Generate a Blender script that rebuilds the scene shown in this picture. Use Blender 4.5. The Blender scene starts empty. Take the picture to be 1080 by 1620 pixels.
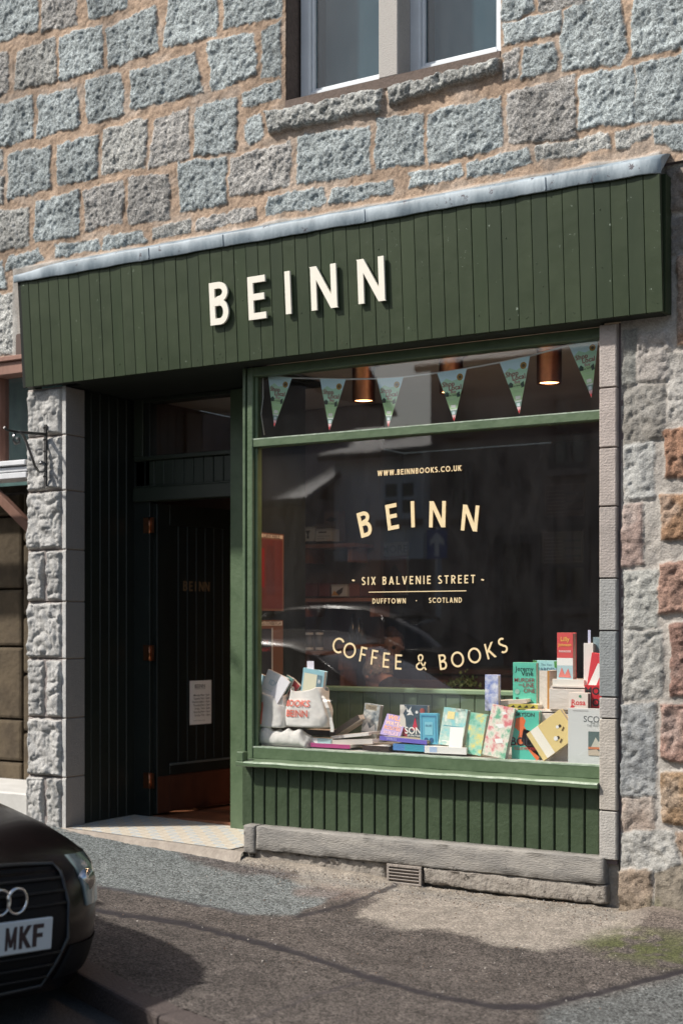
import bpy, bmesh, math, random
import numpy as np
from mathutils import Vector, Matrix, Euler
random.seed(7)
R = math.radians
C = bpy.context.scene.collection
scene = bpy.context.scene

# ------------------------------------------------------------------ camera, sky, sun, exposure
H = 1.30            # eye height over the datum
D = 6.296           # camera to the wall plane (y = 0)
F = 2250.0          # focal length in photo pixels (50 mm)
AX = math.atan(0.61813)
HOR = 988.0         # horizon row of the photo
cam_d = bpy.data.cameras.new("camera")
cam = bpy.data.objects.new("camera", cam_d); C.objects.link(cam)
cam.location = (0, -D, H)
cam.rotation_euler = (R(90), 0, AX)
cam_d.sensor_fit = 'VERTICAL'; cam_d.sensor_height = 36; cam_d.sensor_width = 24
cam_d.lens = 50
cam_d.shift_y = (HOR - 810) / 1620
cam_d.clip_start = 0.05; cam_d.clip_end = 2000
cam_d.dof.use_dof = True; cam_d.dof.focus_distance = 7.0; cam_d.dof.aperture_fstop = 2.0
scene.camera = cam

SUN = Vector((-1.0, -1.0, 1.45)).normalized()      # towards the sun
w = bpy.data.worlds.new("World"); scene.world = w; w.use_nodes = True
nt = w.node_tree; bg = nt.nodes['Background']
sky = nt.nodes.new('ShaderNodeTexSky'); sky.sky_type = 'NISHITA'; sky.sun_disc = False
sky.sun_elevation = math.asin(SUN.z); sky.sun_rotation = math.atan2(SUN.x, SUN.y)
sky.air_density = 1.2; sky.dust_density = 2.5
nt.links.new(sky.outputs[0], bg.inputs[0]); bg.inputs[1].default_value = 0.10
sl = bpy.data.lights.new("sun", 'SUN'); sl.energy = 4.2; sl.angle = R(2.2); sl.color = (1.0, 0.95, 0.88)
so = bpy.data.objects.new("sun", sl); C.objects.link(so)
so.rotation_euler = SUN.to_track_quat('Z', 'Y').to_euler(); so.location = (-4, -6, 9)
scene.view_settings.view_transform = 'Standard'; scene.view_settings.look = 'None'
scene.view_settings.exposure = 0.46; scene.view_settings.gamma = 1
scene.view_settings.use_curve_mapping = False
cy = scene.cycles
cy.max_bounces = 10; cy.transparent_max_bounces = 16; cy.glossy_bounces = 4; cy.diffuse_bounces = 5
cy.use_denoising = True
try: cy.denoiser = 'OPENIMAGEDENOISE'
except Exception: pass

# ------------------------------------------------------------------ measuring: photo pixel + depth -> place
CA, SA = math.cos(AX), math.sin(AX)
def at(px, py, Y=0.0):
    u = (px - 540) / F
    zc = (Y + D) / (CA + u * SA)
    X = u * zc * CA - zc * SA
    return Vector((X, Y, H + (HOR - py) / F * zc))
def pix(X, Y, Z):
    xc = X * CA + (Y + D) * SA; zc = -X * SA + (Y + D) * CA
    return 540 + F * xc / zc, HOR - F * (Z - H) / zc
def bp(px_, py_, X):
    """point on the plane x = X seen at that pixel"""
    u = (px_ - 540) / F; Yd = -X * (CA + u * SA) / (SA - u * CA); zc = -X * SA + Yd * CA
    return Vector((X, Yd - D, H + (HOR - py_) / F * zc))
def PX(px, Y=0.0): return at(px, 988, Y).x
def scl(px, Y=0.0): return F * (CA + (px - 540) / F * SA) / (Y + D)   # px per metre, vertical
def pav_z(X, Y=0.0):
    kerb_side = 1.295 + .034 * (X + 5.8)
    wall_side = np.interp(X, [-40, -6.4, -5.9, -5.2, -4.5, -3.6, -2.5, -1.5, 30], [.04, 1.165, 1.19, 1.245, 1.285, 1.315, 1.318, 1.36, 2.45])
    t = np.clip(-np.asarray(Y, float) / 1.1, 0, 1); r = H - (wall_side * (1 - t) + kerb_side * t)
    return float(r) if np.ndim(r) == 0 else r

# ------------------------------------------------------------------ tagging
def tag(o, label=None, cat=None, group=None, kind=None):
    if label: o['label'] = label
    if cat: o['category'] = cat
    if group: o['group'] = group
    if kind: o['kind'] = kind
    return o
def empty(name, loc, label=None, cat=None, group=None, rz=0):
    o = bpy.data.objects.new(name, None); o.empty_display_size = .1
    C.objects.link(o); o.location = loc; o.rotation_euler = (0, 0, rz)
    return tag(o, label, cat, group)
def link(name, me, m=None, parent=None, world=True):
    o = bpy.data.objects.new(name, me); C.objects.link(o)
    if m is not None:
        for mm in (m if isinstance(m, (list, tuple)) else [m]): me.materials.append(mm)
    if parent is not None:
        o.parent = parent
        if world:
            o.matrix_parent_inverse = chain(parent).inverted()
    return o
def chain(o):
    m = o.matrix_basis.copy()
    if o.parent: m = chain(o.parent) @ o.matrix_parent_inverse @ m
    return m
def fin(name, bm, m, parent=None, world=True, smooth=False, kind=None):
    me = bpy.data.meshes.new(name)
    bmesh.ops.recalc_face_normals(bm, faces=bm.faces)
    bm.to_mesh(me); bm.free()
    if smooth: me.polygons.foreach_set('use_smooth', [True] * len(me.polygons))
    o = link(name, me, m, parent, world)
    if kind: o['kind'] = kind
    return o
def copy_tree(o, parent=None):
    c = o.copy(); C.objects.link(c)
    if parent: c.parent = parent
    for ch in list(o.children): copy_tree(ch, c)
    return c

# ------------------------------------------------------------------ mesh helpers
def box(bm, x0, x1, y0, y1, z0, z1, bev=0, mat=0, M=None, seg=1):
    if x0 > x1: x0, x1 = x1, x0
    if y0 > y1: y0, y1 = y1, y0
    if z0 > z1: z0, z1 = z1, z0
    vs = [bm.verts.new((x, y, z)) for x in (x0, x1) for y in (y0, y1) for z in (z0, z1)]
    fs = [bm.faces.new([vs[i] for i in f]) for f in
          ((0, 1, 3, 2), (4, 6, 7, 5), (0, 4, 5, 1), (2, 3, 7, 6), (0, 2, 6, 4), (1, 5, 7, 3))]
    for f in fs: f.material_index = mat
    geo = vs
    if bev:
        r = bmesh.ops.bevel(bm, geom=list({e for v in vs for e in v.link_edges}), offset=bev, segments=seg, affect='EDGES', profile=.5)
        geo = list({v for f in r['faces'] for v in f.verts} | {v for v in vs if v.is_valid})
        for f in {f for v in geo for f in v.link_faces}: f.material_index = mat
    if M is not None: bmesh.ops.transform(bm, matrix=M, verts=[v for v in geo if v.is_valid])
    return geo
def tube(bm, pts, r, n=8, mat=0, caps=True):
    pts = [Vector(p) for p in pts]; rings = []
    rr = r if isinstance(r, (list, tuple)) else [r] * len(pts)
    up = Vector((0, 0, 1))
    for i, p in enumerate(pts):
        d = (pts[min(i + 1, len(pts) - 1)] - pts[max(i - 1, 0)]).normalized()
        a = d.cross(up)
        if a.length < .05: a = d.cross(Vector((0, 1, 0)))
        a.normalize(); b = d.cross(a).normalized()
        rings.append([bm.verts.new(p + (a * math.cos(t) + b * math.sin(t)) * rr[i]) for t in [2 * math.pi * k / n for k in range(n)]])
    for A, B in zip(rings, rings[1:]):
        for k in range(n):
            f = bm.faces.new((A[k], A[(k + 1) % n], B[(k + 1) % n], B[k])); f.material_index = mat; f.smooth = True
    if caps:
        for A in (rings[0], rings[-1]):
            f = bm.faces.new(A); f.material_index = mat
def lathe(bm, prof, c, n=24, mat=0, axis='Z'):
    rings = []
    for r, z in prof:
        rings.append([bm.verts.new((c[0] + r * math.cos(t), c[1] + r * math.sin(t), c[2] + z)) for t in [2 * math.pi * k / n for k in range(n)]])
    for A, B in zip(rings, rings[1:]):
        for k in range(n):
            f = bm.faces.new((A[k], A[(k + 1) % n], B[(k + 1) % n], B[k])); f.material_index = mat; f.smooth = True
def prism(bm, pts2, M, depth, mat=0):
    """flat polygon pts2 (x,y) extruded by depth along local z, placed by M"""
    a = [bm.verts.new(M @ Vector((p[0], p[1], 0))) for p in pts2]
    b = [bm.verts.new(M @ Vector((p[0], p[1], depth))) for p in pts2]
    f1 = bm.faces.new(a[::-1]); f2 = bm.faces.new(b); f1.material_index = f2.material_index = mat
    n = len(a)
    for i in range(n):
        f = bm.faces.new((a[i], a[(i + 1) % n], b[(i + 1) % n], b[i])); f.material_index = mat
def wallM(P, rot=0, s=1.0):
    """local x along the wall, y up, z out towards the street"""
    B = Matrix(((1, 0, 0, 0), (0, 0, -1, 0), (0, 1, 0, 0), (0, 0, 0, 1)))
    return Matrix.Translation(P) @ B @ Matrix.Rotation(rot, 4, 'Z') @ Matrix.Scale(s, 4)

# ------------------------------------------------------------------ numpy noise
_rng = np.random.default_rng(3)
_T = _rng.random((8, 256, 256))
def vn(x, y, s=0):
    x = np.asarray(x, float); y = np.asarray(y, float)
    xi = np.floor(x).astype(int); yi = np.floor(y).astype(int)
    fx = x - xi; fy = y - yi; fx = fx * fx * (3 - 2 * fx); fy = fy * fy * (3 - 2 * fy)
    T = _T[s % 8]
    a = T[xi & 255, yi & 255]; b = T[(xi + 1) & 255, yi & 255]; c = T[xi & 255, (yi + 1) & 255]; d = T[(xi + 1) & 255, (yi + 1) & 255]
    return (a * (1 - fx) + b * fx) * (1 - fy) + (c * (1 - fx) + d * fx) * fy
def fbm(x, y, o=4, s=0, g=.5):
    t = 0; a = 1; n = 0
    for i in range(o):
        t = t + a * vn(x * 2 ** i + 17.3 * i, y * 2 ** i + 5.1 * i, s + i); n += a; a *= g
    return t / n
def ss(a, b, x):
    t = np.clip((x - a) / (b - a), 0, 1); return t * t * (3 - 2 * t)
def sdf(P, x, y):
    """signed distance to polygon, negative inside"""
    d = np.full(x.shape, 1e9); ins = np.zeros(x.shape, bool); n = len(P)
    for i in range(n):
        ax, ay = P[i]; bx, by = P[(i + 1) % n]
        ex, ey = bx - ax, by - ay
        t = np.clip(((x - ax) * ex + (y - ay) * ey) / (ex * ex + ey * ey + 1e-12), 0, 1)
        d = np.minimum(d, np.hypot(x - ax - t * ex, y - ay - t * ey))
        if ay != by:
            c = (ay > y) != (by > y)
            ins ^= c & (x < (bx - ax) * (y - ay) / (by - ay) + ax)
    return np.where(ins, -d, d)
def grid_mesh(name, X, Y, Z, col, keep=None):
    """X,Y,Z arrays (n,m); col (n,m,4)"""
    n, m = X.shape
    idx = np.arange(n * m).reshape(n, m)
    q = np.stack([idx[:-1, :-1], idx[1:, :-1], idx[1:, 1:], idx[:-1, 1:]], -1).reshape(-1, 4)
    if keep is not None: q = q[keep[:-1, :-1].reshape(-1) & keep[1:, 1:].reshape(-1)]
    co = np.stack([X, Y, Z], -1).reshape(-1, 3)
    me = bpy.data.meshes.new(name)
    me.vertices.add(len(co)); me.vertices.foreach_set('co', co.astype(np.float32).ravel())
    me.loops.add(q.size); me.loops.foreach_set('vertex_index', q.astype(np.int32).ravel())
    me.polygons.add(len(q)); me.polygons.foreach_set('loop_start', (np.arange(len(q)) * 4).astype(np.int32))
    try: me.polygons.foreach_set('loop_total', np.full(len(q), 4, np.int32))
    except Exception: pass
    me.polygons.foreach_set('use_smooth', np.ones(len(q), bool))
    a = me.color_attributes.new('Col', 'FLOAT_COLOR', 'POINT')
    a.data.foreach_set('color', col.reshape(-1).astype(np.float32))
    me.update(calc_edges=True); me.validate()
    return me

# ------------------------------------------------------------------ materials
def S(r, g, b):
    f = lambda c: ((c / 255) / 12.92 if c / 255 <= .04045 else ((c / 255 + .055) / 1.055) ** 2.4)
    return (f(r), f(g), f(b), 1)
_mats = {}
def mat(name, c, c2=None, scale=6, rough=.6, bump=0, bscale=60, metal=0, spec=.5, stretch=(1, 1, 1), chips=None, coat=0, emit=None, emits=0, trans=0, rvar=0, sheen=0, obj_coord=True):
    if name in _mats: return _mats[name]
    m = bpy.data.materials.new(name); m.use_nodes = True; nt = m.node_tree; N = nt.nodes; L = nt.links
    p = N['Principled BSDF']
    c = tuple(c) if len(c) == 4 else tuple(c) + (1,)
    p.inputs['Base Color'].default_value = c; p.inputs['Roughness'].default_value = rough
    p.inputs['Metallic'].default_value = metal; p.inputs['Specular IOR Level'].default_value = spec
    p.inputs['Coat Weight'].default_value = coat; p.inputs['Coat Roughness'].default_value = .05
    if sheen: p.inputs['Sheen Weight'].default_value = sheen
    if trans: p.inputs['Transmission Weight'].default_value = trans
    if emit: p.inputs['Emission Color'].default_value = emit; p.inputs['Emission Strength'].default_value = emits
    tc = N.new('ShaderNodeTexCoord'); mp = N.new('ShaderNodeMapping'); L.new(tc.outputs['Object'], mp.inputs[0]); mp.inputs['Scale'].default_value = stretch
    col = None
    if c2 is not None:
        c2 = tuple(c2) if len(c2) == 4 else tuple(c2) + (1,)
        n = N.new('ShaderNodeTexNoise'); n.inputs['Scale'].default_value = scale; n.inputs['Detail'].default_value = 8; n.inputs['Roughness'].default_value = .65
        L.new(mp.outputs[0], n.inputs['Vector'])
        r = N.new('ShaderNodeValToRGB'); r.color_ramp.elements[0].position = .35; r.color_ramp.elements[1].position = .65
        r.color_ramp.elements[0].color = c; r.color_ramp.elements[1].color = c2
        L.new(n.outputs[0], r.inputs[0]); col = r.outputs[0]
        if rvar:
            mr = N.new('ShaderNodeMapRange'); mr.inputs[3].default_value = rough - rvar; mr.inputs[4].default_value = rough + rvar
            L.new(n.outputs[0], mr.inputs[0]); L.new(mr.outputs[0], p.inputs['Roughness'])
    if chips:
        ch_c, ch_t, ch_s = chips
        n2 = N.new('ShaderNodeTexNoise'); n2.inputs['Scale'].default_value = ch_s; n2.inputs['Detail'].default_value = 6; n2.inputs['Roughness'].default_value = .7
        L.new(tc.outputs['Object'], n2.inputs['Vector'])
        r2 = N.new('ShaderNodeValToRGB'); r2.color_ramp.elements[0].position = ch_t; r2.color_ramp.elements[1].position = ch_t + .03
        L.new(n2.outputs[0], r2.inputs[0])
        mx = N.new('ShaderNodeMix'); mx.data_type = 'RGBA'; L.new(r2.outputs[0], mx.inputs[0])
        if col is not None: L.new(col, mx.inputs[6])
        else: mx.inputs[6].default_value = c
        mx.inputs[7].default_value = ch_c; col = mx.outputs[2]
    if col is not None: L.new(col, p.inputs['Base Color'])
    if bump:
        nb = N.new('ShaderNodeTexNoise'); nb.inputs['Scale'].default_value = bscale; nb.inputs['Detail'].default_value = 6
        L.new(mp.outputs[0], nb.inputs['Vector'])
        b = N.new('ShaderNodeBump'); b.inputs['Strength'].default_value = bump; b.inputs['Distance'].default_value = .01
        L.new(nb.outputs[0], b.inputs['Height']); L.new(b.outputs[0], p.inputs['Normal'])
    _mats[name] = m; return m

def attr_mat(name, speck=.5, sscale=170, bump=.5, rough=.9, pits=True, pit_scale=70, fine=260):
    m = bpy.data.materials.new(name); m.use_nodes = True; nt = m.node_tree; N = nt.nodes; L = nt.links
    p = N['Principled BSDF']; p.inputs['Roughness'].default_value = rough; p.inputs['Specular IOR Level'].default_value = .3
    at_ = N.new('ShaderNodeAttribute'); at_.attribute_name = 'Col'
    tc = N.new('ShaderNodeTexCoord')
    n1 = N.new('ShaderNodeTexNoise'); n1.inputs['Scale'].default_value = sscale; n1.inputs['Detail'].default_value = 3; n1.inputs['Roughness'].default_value = .7
    n2 = N.new('ShaderNodeTexNoise'); n2.inputs['Scale'].default_value = 14; n2.inputs['Detail'].default_value = 6
    vor = N.new('ShaderNodeTexVoronoi'); vor.inputs['Scale'].default_value = sscale * .75
    for n in (n1, n2, vor): L.new(tc.outputs['Object'], n.inputs['Vector'])
    mr = N.new('ShaderNodeMapRange'); mr.inputs[1].default_value = .3; mr.inputs[2].default_value = .7; mr.inputs[3].default_value = 1 - speck; mr.inputs[4].default_value = 1 + speck
    L.new(n1.outputs[0], mr.inputs[0])
    sep = N.new('ShaderNodeSeparateColor'); L.new(vor.outputs['Color'], sep.inputs[0])
    mrv = N.new('ShaderNodeMapRange'); mrv.inputs[3].default_value = 1 - speck * .8; mrv.inputs[4].default_value = 1 + speck * .8; L.new(sep.outputs[0], mrv.inputs[0])
    mu = N.new('ShaderNodeMath'); mu.operation = 'MULTIPLY'; L.new(mr.outputs[0], mu.inputs[0]); L.new(mrv.outputs[0], mu.inputs[1])
    # the speckle weight follows alpha (stone = 1, mortar = 0.3)
    lerp = N.new('ShaderNodeMix'); lerp.data_type = 'FLOAT'; L.new(at_.outputs['Alpha'], lerp.inputs[0]); lerp.inputs[2].default_value = 1; L.new(mu.outputs[0], lerp.inputs[3])
    if pits:
        vp = N.new('ShaderNodeTexVoronoi'); vp.inputs['Scale'].default_value = 74; wn = N.new('ShaderNodeTexNoise'); wn.inputs['Scale'].default_value = 60
        ad_ = N.new('ShaderNodeVectorMath'); ad_.operation = 'MULTIPLY_ADD'; L.new(tc.outputs['Object'], wn.inputs['Vector']); L.new(wn.outputs['Color'], ad_.inputs[0]); ad_.inputs[1].default_value = (.03, .03, .03); L.new(tc.outputs['Object'], ad_.inputs[2]); L.new(ad_.outputs[0], vp.inputs['Vector'])
        mp_ = N.new('ShaderNodeMapRange'); mp_.inputs[1].default_value = .10; mp_.inputs[2].default_value = .30; mp_.inputs[3].default_value = .45; mp_.inputs[4].default_value = 1; L.new(vp.outputs['Distance'], mp_.inputs[0])
        mm_ = N.new('ShaderNodeMath'); mm_.operation = 'MULTIPLY'; L.new(mu.outputs[0], mm_.inputs[0]); L.new(mp_.outputs[0], mm_.inputs[1]); L.new(mm_.outputs[0], lerp.inputs[3])
    mr2 = N.new('ShaderNodeMapRange'); mr2.inputs[1].default_value = .3; mr2.inputs[2].default_value = .7; mr2.inputs[3].default_value = .82; mr2.inputs[4].default_value = 1.18; L.new(n2.outputs[0], mr2.inputs[0])
    mu2 = N.new('ShaderNodeMath'); mu2.operation = 'MULTIPLY'; L.new(lerp.outputs[0], mu2.inputs[0]); L.new(mr2.outputs[0], mu2.inputs[1])
    vm = N.new('ShaderNodeVectorMath'); vm.operation = 'SCALE'; L.new(at_.outputs['Color'], vm.inputs[0]); L.new(mu2.outputs[0], vm.inputs['Scale'])
    L.new(vm.outputs[0], p.inputs['Base Color'])
    nb = N.new('ShaderNodeTexNoise'); nb.inputs['Scale'].default_value = fine; nb.inputs['Detail'].default_value = 4; L.new(tc.outputs['Object'], nb.inputs['Vector'])
    h = nb.outputs[0]
    if pits:
        v2 = N.new('ShaderNodeTexVoronoi'); v2.inputs['Scale'].default_value = pit_scale; L.new(tc.outputs['Object'], v2.inputs['Vector'])
        r = N.new('ShaderNodeMapRange'); r.inputs[1].default_value = 0; r.inputs[2].default_value = .35; L.new(v2.outputs['Distance'], r.inputs[0])
        mm = N.new('ShaderNodeMath'); mm.operation = 'MULTIPLY'; L.new(at_.outputs['Alpha'], mm.inputs[1]); L.new(r.outputs[0], mm.inputs[0])
        ad = N.new('ShaderNodeMath'); ad.operation = 'ADD'; L.new(mm.outputs[0], ad.inputs[0]); L.new(h, ad.inputs[1]); h = ad.outputs[0]
    b = N.new('ShaderNodeBump'); b.inputs['Strength'].default_value = bump; b.inputs['Distance'].default_value = .006
    L.new(h, b.inputs['Height']); L.new(b.outputs[0], p.inputs['Normal'])
    return m

def glass(name, tint=(1, 1, 1, 1), ior=1.5, rough=0.0, dirt=0.0):
    m = bpy.data.materials.new(name); m.use_nodes = True; nt = m.node_tree; N = nt.nodes; L = nt.links
    N.remove(N['Principled BSDF']); out = N['Material Output']
    t = N.new('ShaderNodeBsdfTransparent'); t.inputs[0].default_value = tint
    g = N.new('ShaderNodeBsdfGlossy'); g.inputs['Roughness'].default_value = rough
    fr = N.new('ShaderNodeFresnel'); fr.inputs[0].default_value = ior
    ge = N.new('ShaderNodeNewGeometry'); im = N.new('ShaderNodeMix'); im.data_type = 'FLOAT'   # both faces reflect like the outer one
    L.new(ge.outputs['Backfacing'], im.inputs[0]); im.inputs[2].default_value = ior; im.inputs[3].default_value = 1 / ior; L.new(im.outputs[0], fr.inputs[0])
    mx = N.new('ShaderNodeMixShader'); L.new(fr.outputs[0], mx.inputs[0]); L.new(t.outputs[0], mx.inputs[1]); L.new(g.outputs[0], mx.inputs[2])
    o = mx.outputs[0]
    if dirt:
        d = N.new('ShaderNodeBsdfDiffuse'); d.inputs[0].default_value = (.6, .6, .6, 1)
        tc = N.new('ShaderNodeTexCoord'); n = N.new('ShaderNodeTexNoise'); n.inputs['Scale'].default_value = 9; n.inputs['Detail'].default_value = 8; n.inputs['Roughness'].default_value = .7
        mp = N.new('ShaderNodeMapping'); mp.inputs['Scale'].default_value = (1, 1, .35); L.new(tc.outputs['Object'], mp.inputs[0]); L.new(mp.outputs[0], n.inputs['Vector'])
        r = N.new('ShaderNodeMapRange'); r.inputs[1].default_value = .35; r.inputs[2].default_value = .8; r.inputs[3].default_value = dirt * .3; r.inputs[4].default_value = dirt * 1.8; L.new(n.outputs[0], r.inputs[0])
        m2 = N.new('ShaderNodeMixShader'); L.new(r.outputs[0], m2.inputs[0]); L.new(o, m2.inputs[1]); L.new(d.outputs[0], m2.inputs[2]); o = m2.outputs[0]
    L.new(o, out.inputs[0]); return m

# ------------------------------------------------------------------ lettering: a geometric sans drawn as strokes
def _arc(cx, cy, rx, ry, a0, a1, n=14):
    return [(cx + rx * math.cos(R(a0 + (a1 - a0) * i / n)), cy + ry * math.sin(R(a0 + (a1 - a0) * i / n))) for i in range(n + 1)]
def glyph(ch, sw):
    h = sw / 2; t = 1 - h; b = h
    V = lambda x: ('p', [(x - h, 0), (x + h, 0), (x + h, 1), (x - h, 1)])
    Hh = lambda x0, x1, y: ('p', [(x0, y - h), (x1, y - h), (x1, y + h), (x0, y + h)])
    def dg(x0, y0, x1, y1, k=1.12):
        q = h * k; return ('p', [(x0 - q, y0), (x0 + q, y0), (x1 + q, y1), (x1 - q, y1)])
    s = lambda pts: ('s', pts)
    G = {
     'A': (.72, [dg(h, 0, .36, 1), dg(.36, 1, .72 - h, 0), Hh(.14, .58, .3)]),
     'B': (.54, [V(h), s([(h, t), (.27, t)] + _arc(.27, .76, .19, .24 - h, 90, -90) + [(h, .52)]), s([(h, .52), (.29, .52)] + _arc(.29, .26 + h / 2, .25 - h, .26 - h / 2, 90, -90) + [(h, b)])]),
     'C': (.74, [s(_arc(.46, .5, .46 - h, .5 - h, 45, 315, 24))]),
     'D': (.68, [V(h), s([(h, t), (.25, t)] + _arc(.25, .5, .43 - h, .5 - h, 90, -90, 20) + [(h, b)])]),
     'E': (.5, [V(h), Hh(h, .5, t), Hh(h, .46, .52), Hh(h, .5, b)]),
     'F': (.48, [V(h), Hh(h, .48, t), Hh(h, .44, .5)]),
     'G': (.78, [s(_arc(.47, .5, .47 - h, .5 - h, 42, 345, 24)), Hh(.5, .78, .44)]),
     'H': (.66, [V(h), V(.66 - h), Hh(h, .66 - h, .52)]),
     'I': (sw, [V(h)]),
     'J': (.42, [s([(.42 - h, 1), (.42 - h, .25)] + _arc(.42 - h - .16, .22, .16, .22 - h, 0, -150, 10))]),
     'K': (.6, [V(h), dg(.6 - h * .6, 1, h * 1.6, .42, 1.3), dg(.22, .52, .6 - h * .4, 0, 1.3)]),
     'L': (.46, [V(h), Hh(h, .46, b)]),
     'M': (.84, [V(h), V(.84 - h), dg(h, 1, .42, .12), dg(.42, .12, .84 - h, 1)]),
     'N': (.7, [V(h), V(.7 - h), dg(h, 1, .7 - h, 0, 1.25)]),
     'O': (.92, [s(_arc(.46, .5, .46 - h, .5 - h, 0, 360, 32))]),
     'P': (.52, [V(h), s([(h, t), (.28, t)] + _arc(.28, .73, .23, .27 - h, 90, -90) + [(h, .46)])]),
     'R': (.56, [V(h), s([(h, t), (.28, t)] + _arc(.28, .73, .22, .27 - h, 90, -90) + [(h, .46)]), dg(.27, .46, .56 - h, 0, 1.2)]),
     'S': (.52, [s(_arc(.27, .745, .22 - h * .3, .255 - h, 40, 250, 14) + _arc(.26, .265, .24 - h * .3, .265 - h, 75, -145, 16))]),
     'T': (.56, [V(.28), Hh(0, .56, t)]),
     'U': (.66, [s([(h, 1), (h, .3)] + _arc(.33, .3, .33 - h, .3 - h, 180, 360, 16) + [(.66 - h, 1)])]),
     'V': (.68, [dg(h, 1, .34, 0), dg(.34, 0, .68 - h, 1)]),
     'W': (1.0, [dg(h, 1, .27, 0), dg(.27, 0, .5, 1), dg(.5, 1, .73, 0), dg(.73, 0, 1 - h, 1)]),
     'X': (.62, [dg(h, 0, .62 - h, 1), dg(h, 1, .62 - h, 0)]),
     'Y': (.62, [dg(h, 1, .31, .42), dg(.31, .42, .62 - h, 1), ('p', [(.31 - h, 0), (.31 + h, 0), (.31 + h, .46), (.31 - h, .46)])]),
     '&': (.74, [s([(.72, .0), (.24, .64)] + _arc(.36, .80, .155, .165, 215, -40, 14) + [(.36, .55), (.14, .38)] + _arc(.29, .245, .25, .21, 150, 330, 14) + [(.60, .30), (.68, .50)])]),
     '~': (.3, [s([(0, .44), (.07, .52), (.15, .48), (.22, .44), (.3, .53)])]),
     '-': (.2, [Hh(0, .2, .48)]),
     '.': (sw * 1.1, [('p', [(0, 0), (sw * 1.1, 0), (sw * 1.1, sw * 1.1), (0, sw * 1.1)])]),
     ' ': (.3, []),
    }
    return G[ch]
def stroke_quads(pts, sw):
    """ribbon outline as list of quads with mitred joints"""
    P = [Vector(p) for p in pts]; h = sw / 2; closed = (P[0] - P[-1]).length < 1e-6
    L_, R_ = [], []
    n = len(P)
    for i in range(n):
        if closed: a = P[i - 1] if i else P[-2]; b = P[i + 1] if i < n - 1 else P[1]
        else: a = P[max(i - 1, 0)]; b = P[min(i + 1, n - 1)]
        d1 = (P[i] - a); d2 = (b - P[i])
        if d1.length < 1e-6: d1 = d2
        if d2.length < 1e-6: d2 = d1
        d1.normalize(); d2.normalize()
        n1 = Vector((-d1.y, d1.x)); n2 = Vector((-d2.y, d2.x)); m = (n1 + n2)
        if m.length < .1: m = n1
        m.normalize(); k = h / max(.5, m.dot(n1))
        L_.append(P[i] + m * k); R_.append(P[i] - m * k)
    return L_, R_
def put_glyph(bm, ch, M, sw, depth, eps=.0004):
    wd, parts = glyph(ch, sw)
    for k, (kind, pts) in enumerate(parts):
        Mk = M @ Matrix.Translation((0, 0, k * eps))
        if kind == 'p': prism(bm, pts, Mk, depth)
        else:
            a, b = stroke_quads(pts, sw)
            z0 = 0; z1 = depth
            va = [[bm.verts.new(Mk @ Vector((p.x, p.y, z))) for p in q] for q in (a, b) for z in (z0, z1)]
            a0, a1, b0, b1 = va
            for i in range(len(a) - 1):
                bm.faces.new((a1[i], b1[i], b1[i + 1], a1[i + 1]))
                bm.faces.new((a0[i], a0[i + 1], b0[i + 1], b0[i]))
                bm.faces.new((a0[i], a1[i], a1[i + 1], a0[i + 1]))
                bm.faces.new((b0[i], b0[i + 1], b1[i + 1], b1[i]))
            for i in (0, -1): bm.faces.new((a0[i], b0[i], b1[i], a1[i]))
    return wd
def text_line(bm, s, P0, P1, cap, sw=.14, depth=.0005, track=None):
    """caps set between two points P0..P1 (world, same wall plane), cap height in metres"""
    tot = 0; ws = []
    for ch in s: ws.append(glyph(ch, sw)[0])
    W = (P1 - P0).length / cap
    gap = (W - sum(ws)) / max(1, len(s) - 1)
    x = 0
    dirv = (P1 - P0).normalized()
    for ch, wd in zip(s, ws):
        put_glyph(bm, ch, wallM(P0 + dirv * x * cap, 0, cap), sw, depth / cap, eps=.00012 / cap)
        x += wd + gap
_fonts = {}
def font_mesh(body, size=1.0, bold=0.0, align='CENTER', spacing=1.0, extrude=0.0):
    cu = bpy.data.curves.new('writing', 'FONT'); cu.body = body; cu.size = size; cu.align_x = align; cu.align_y = 'CENTER'
    cu.offset = bold * size; cu.space_character = spacing; cu.extrude = extrude; cu.resolution_u = 3; cu.space_line = .85
    o = bpy.data.objects.new('writing', cu); C.objects.link(o)
    dg_ = bpy.context.evaluated_depsgraph_get(); me = bpy.data.meshes.new_from_object(o.evaluated_get(dg_))
    bpy.data.objects.remove(o); bpy.data.curves.remove(cu)
    return me
# ------------------------------------------------------------------ shared materials
M_fascia = mat('fascia_paint', (.025, .038, .017), (.033, .048, .022), 5, .46, .16, 14, spec=.3, chips=((.20, .24, .19, 1), .665, 30), rvar=.08)
M_frame = mat('frame_paint', (.068, .106, .056), (.094, .138, .076), 9, .38, .22, 40, stretch=(1, 1, 1), chips=((.45, .5, .44, 1), .74, 30), rvar=.08)
M_riser = mat('riser_paint', (.036, .055, .028), (.048, .072, .038), 7, .4, .3, 50, chips=((.4, .45, .4, 1), .73, 34), rvar=.08)
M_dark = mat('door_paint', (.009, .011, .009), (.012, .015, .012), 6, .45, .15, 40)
M_backing = mat('dark_gap', (.006, .008, .006), rough=.9)
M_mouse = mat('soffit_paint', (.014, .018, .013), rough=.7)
M_lead = mat('lead', (.10, .14, .17), (.32, .38, .42), 6, .55, .5, 22, metal=.0, stretch=(1, 1, .35), chips=((.07, .065, .08, 1), .60, 13), rvar=.15)
M_letter = mat('letter_cream', (.80, .76, .66), rough=.5, bump=.05)
M_gold = mat('gilt_lettering', (.74, .60, .36), (.68, .53, .30), 30, .5, bump=0)
M_copper = mat('copper', (.50, .22, .12), (.36, .15, .08), 12, .28, metal=1.0, bump=.05)
M_whitewin = mat('white_upvc', (.68, .72, .75), (.6, .63, .66), 5, .35)
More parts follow.
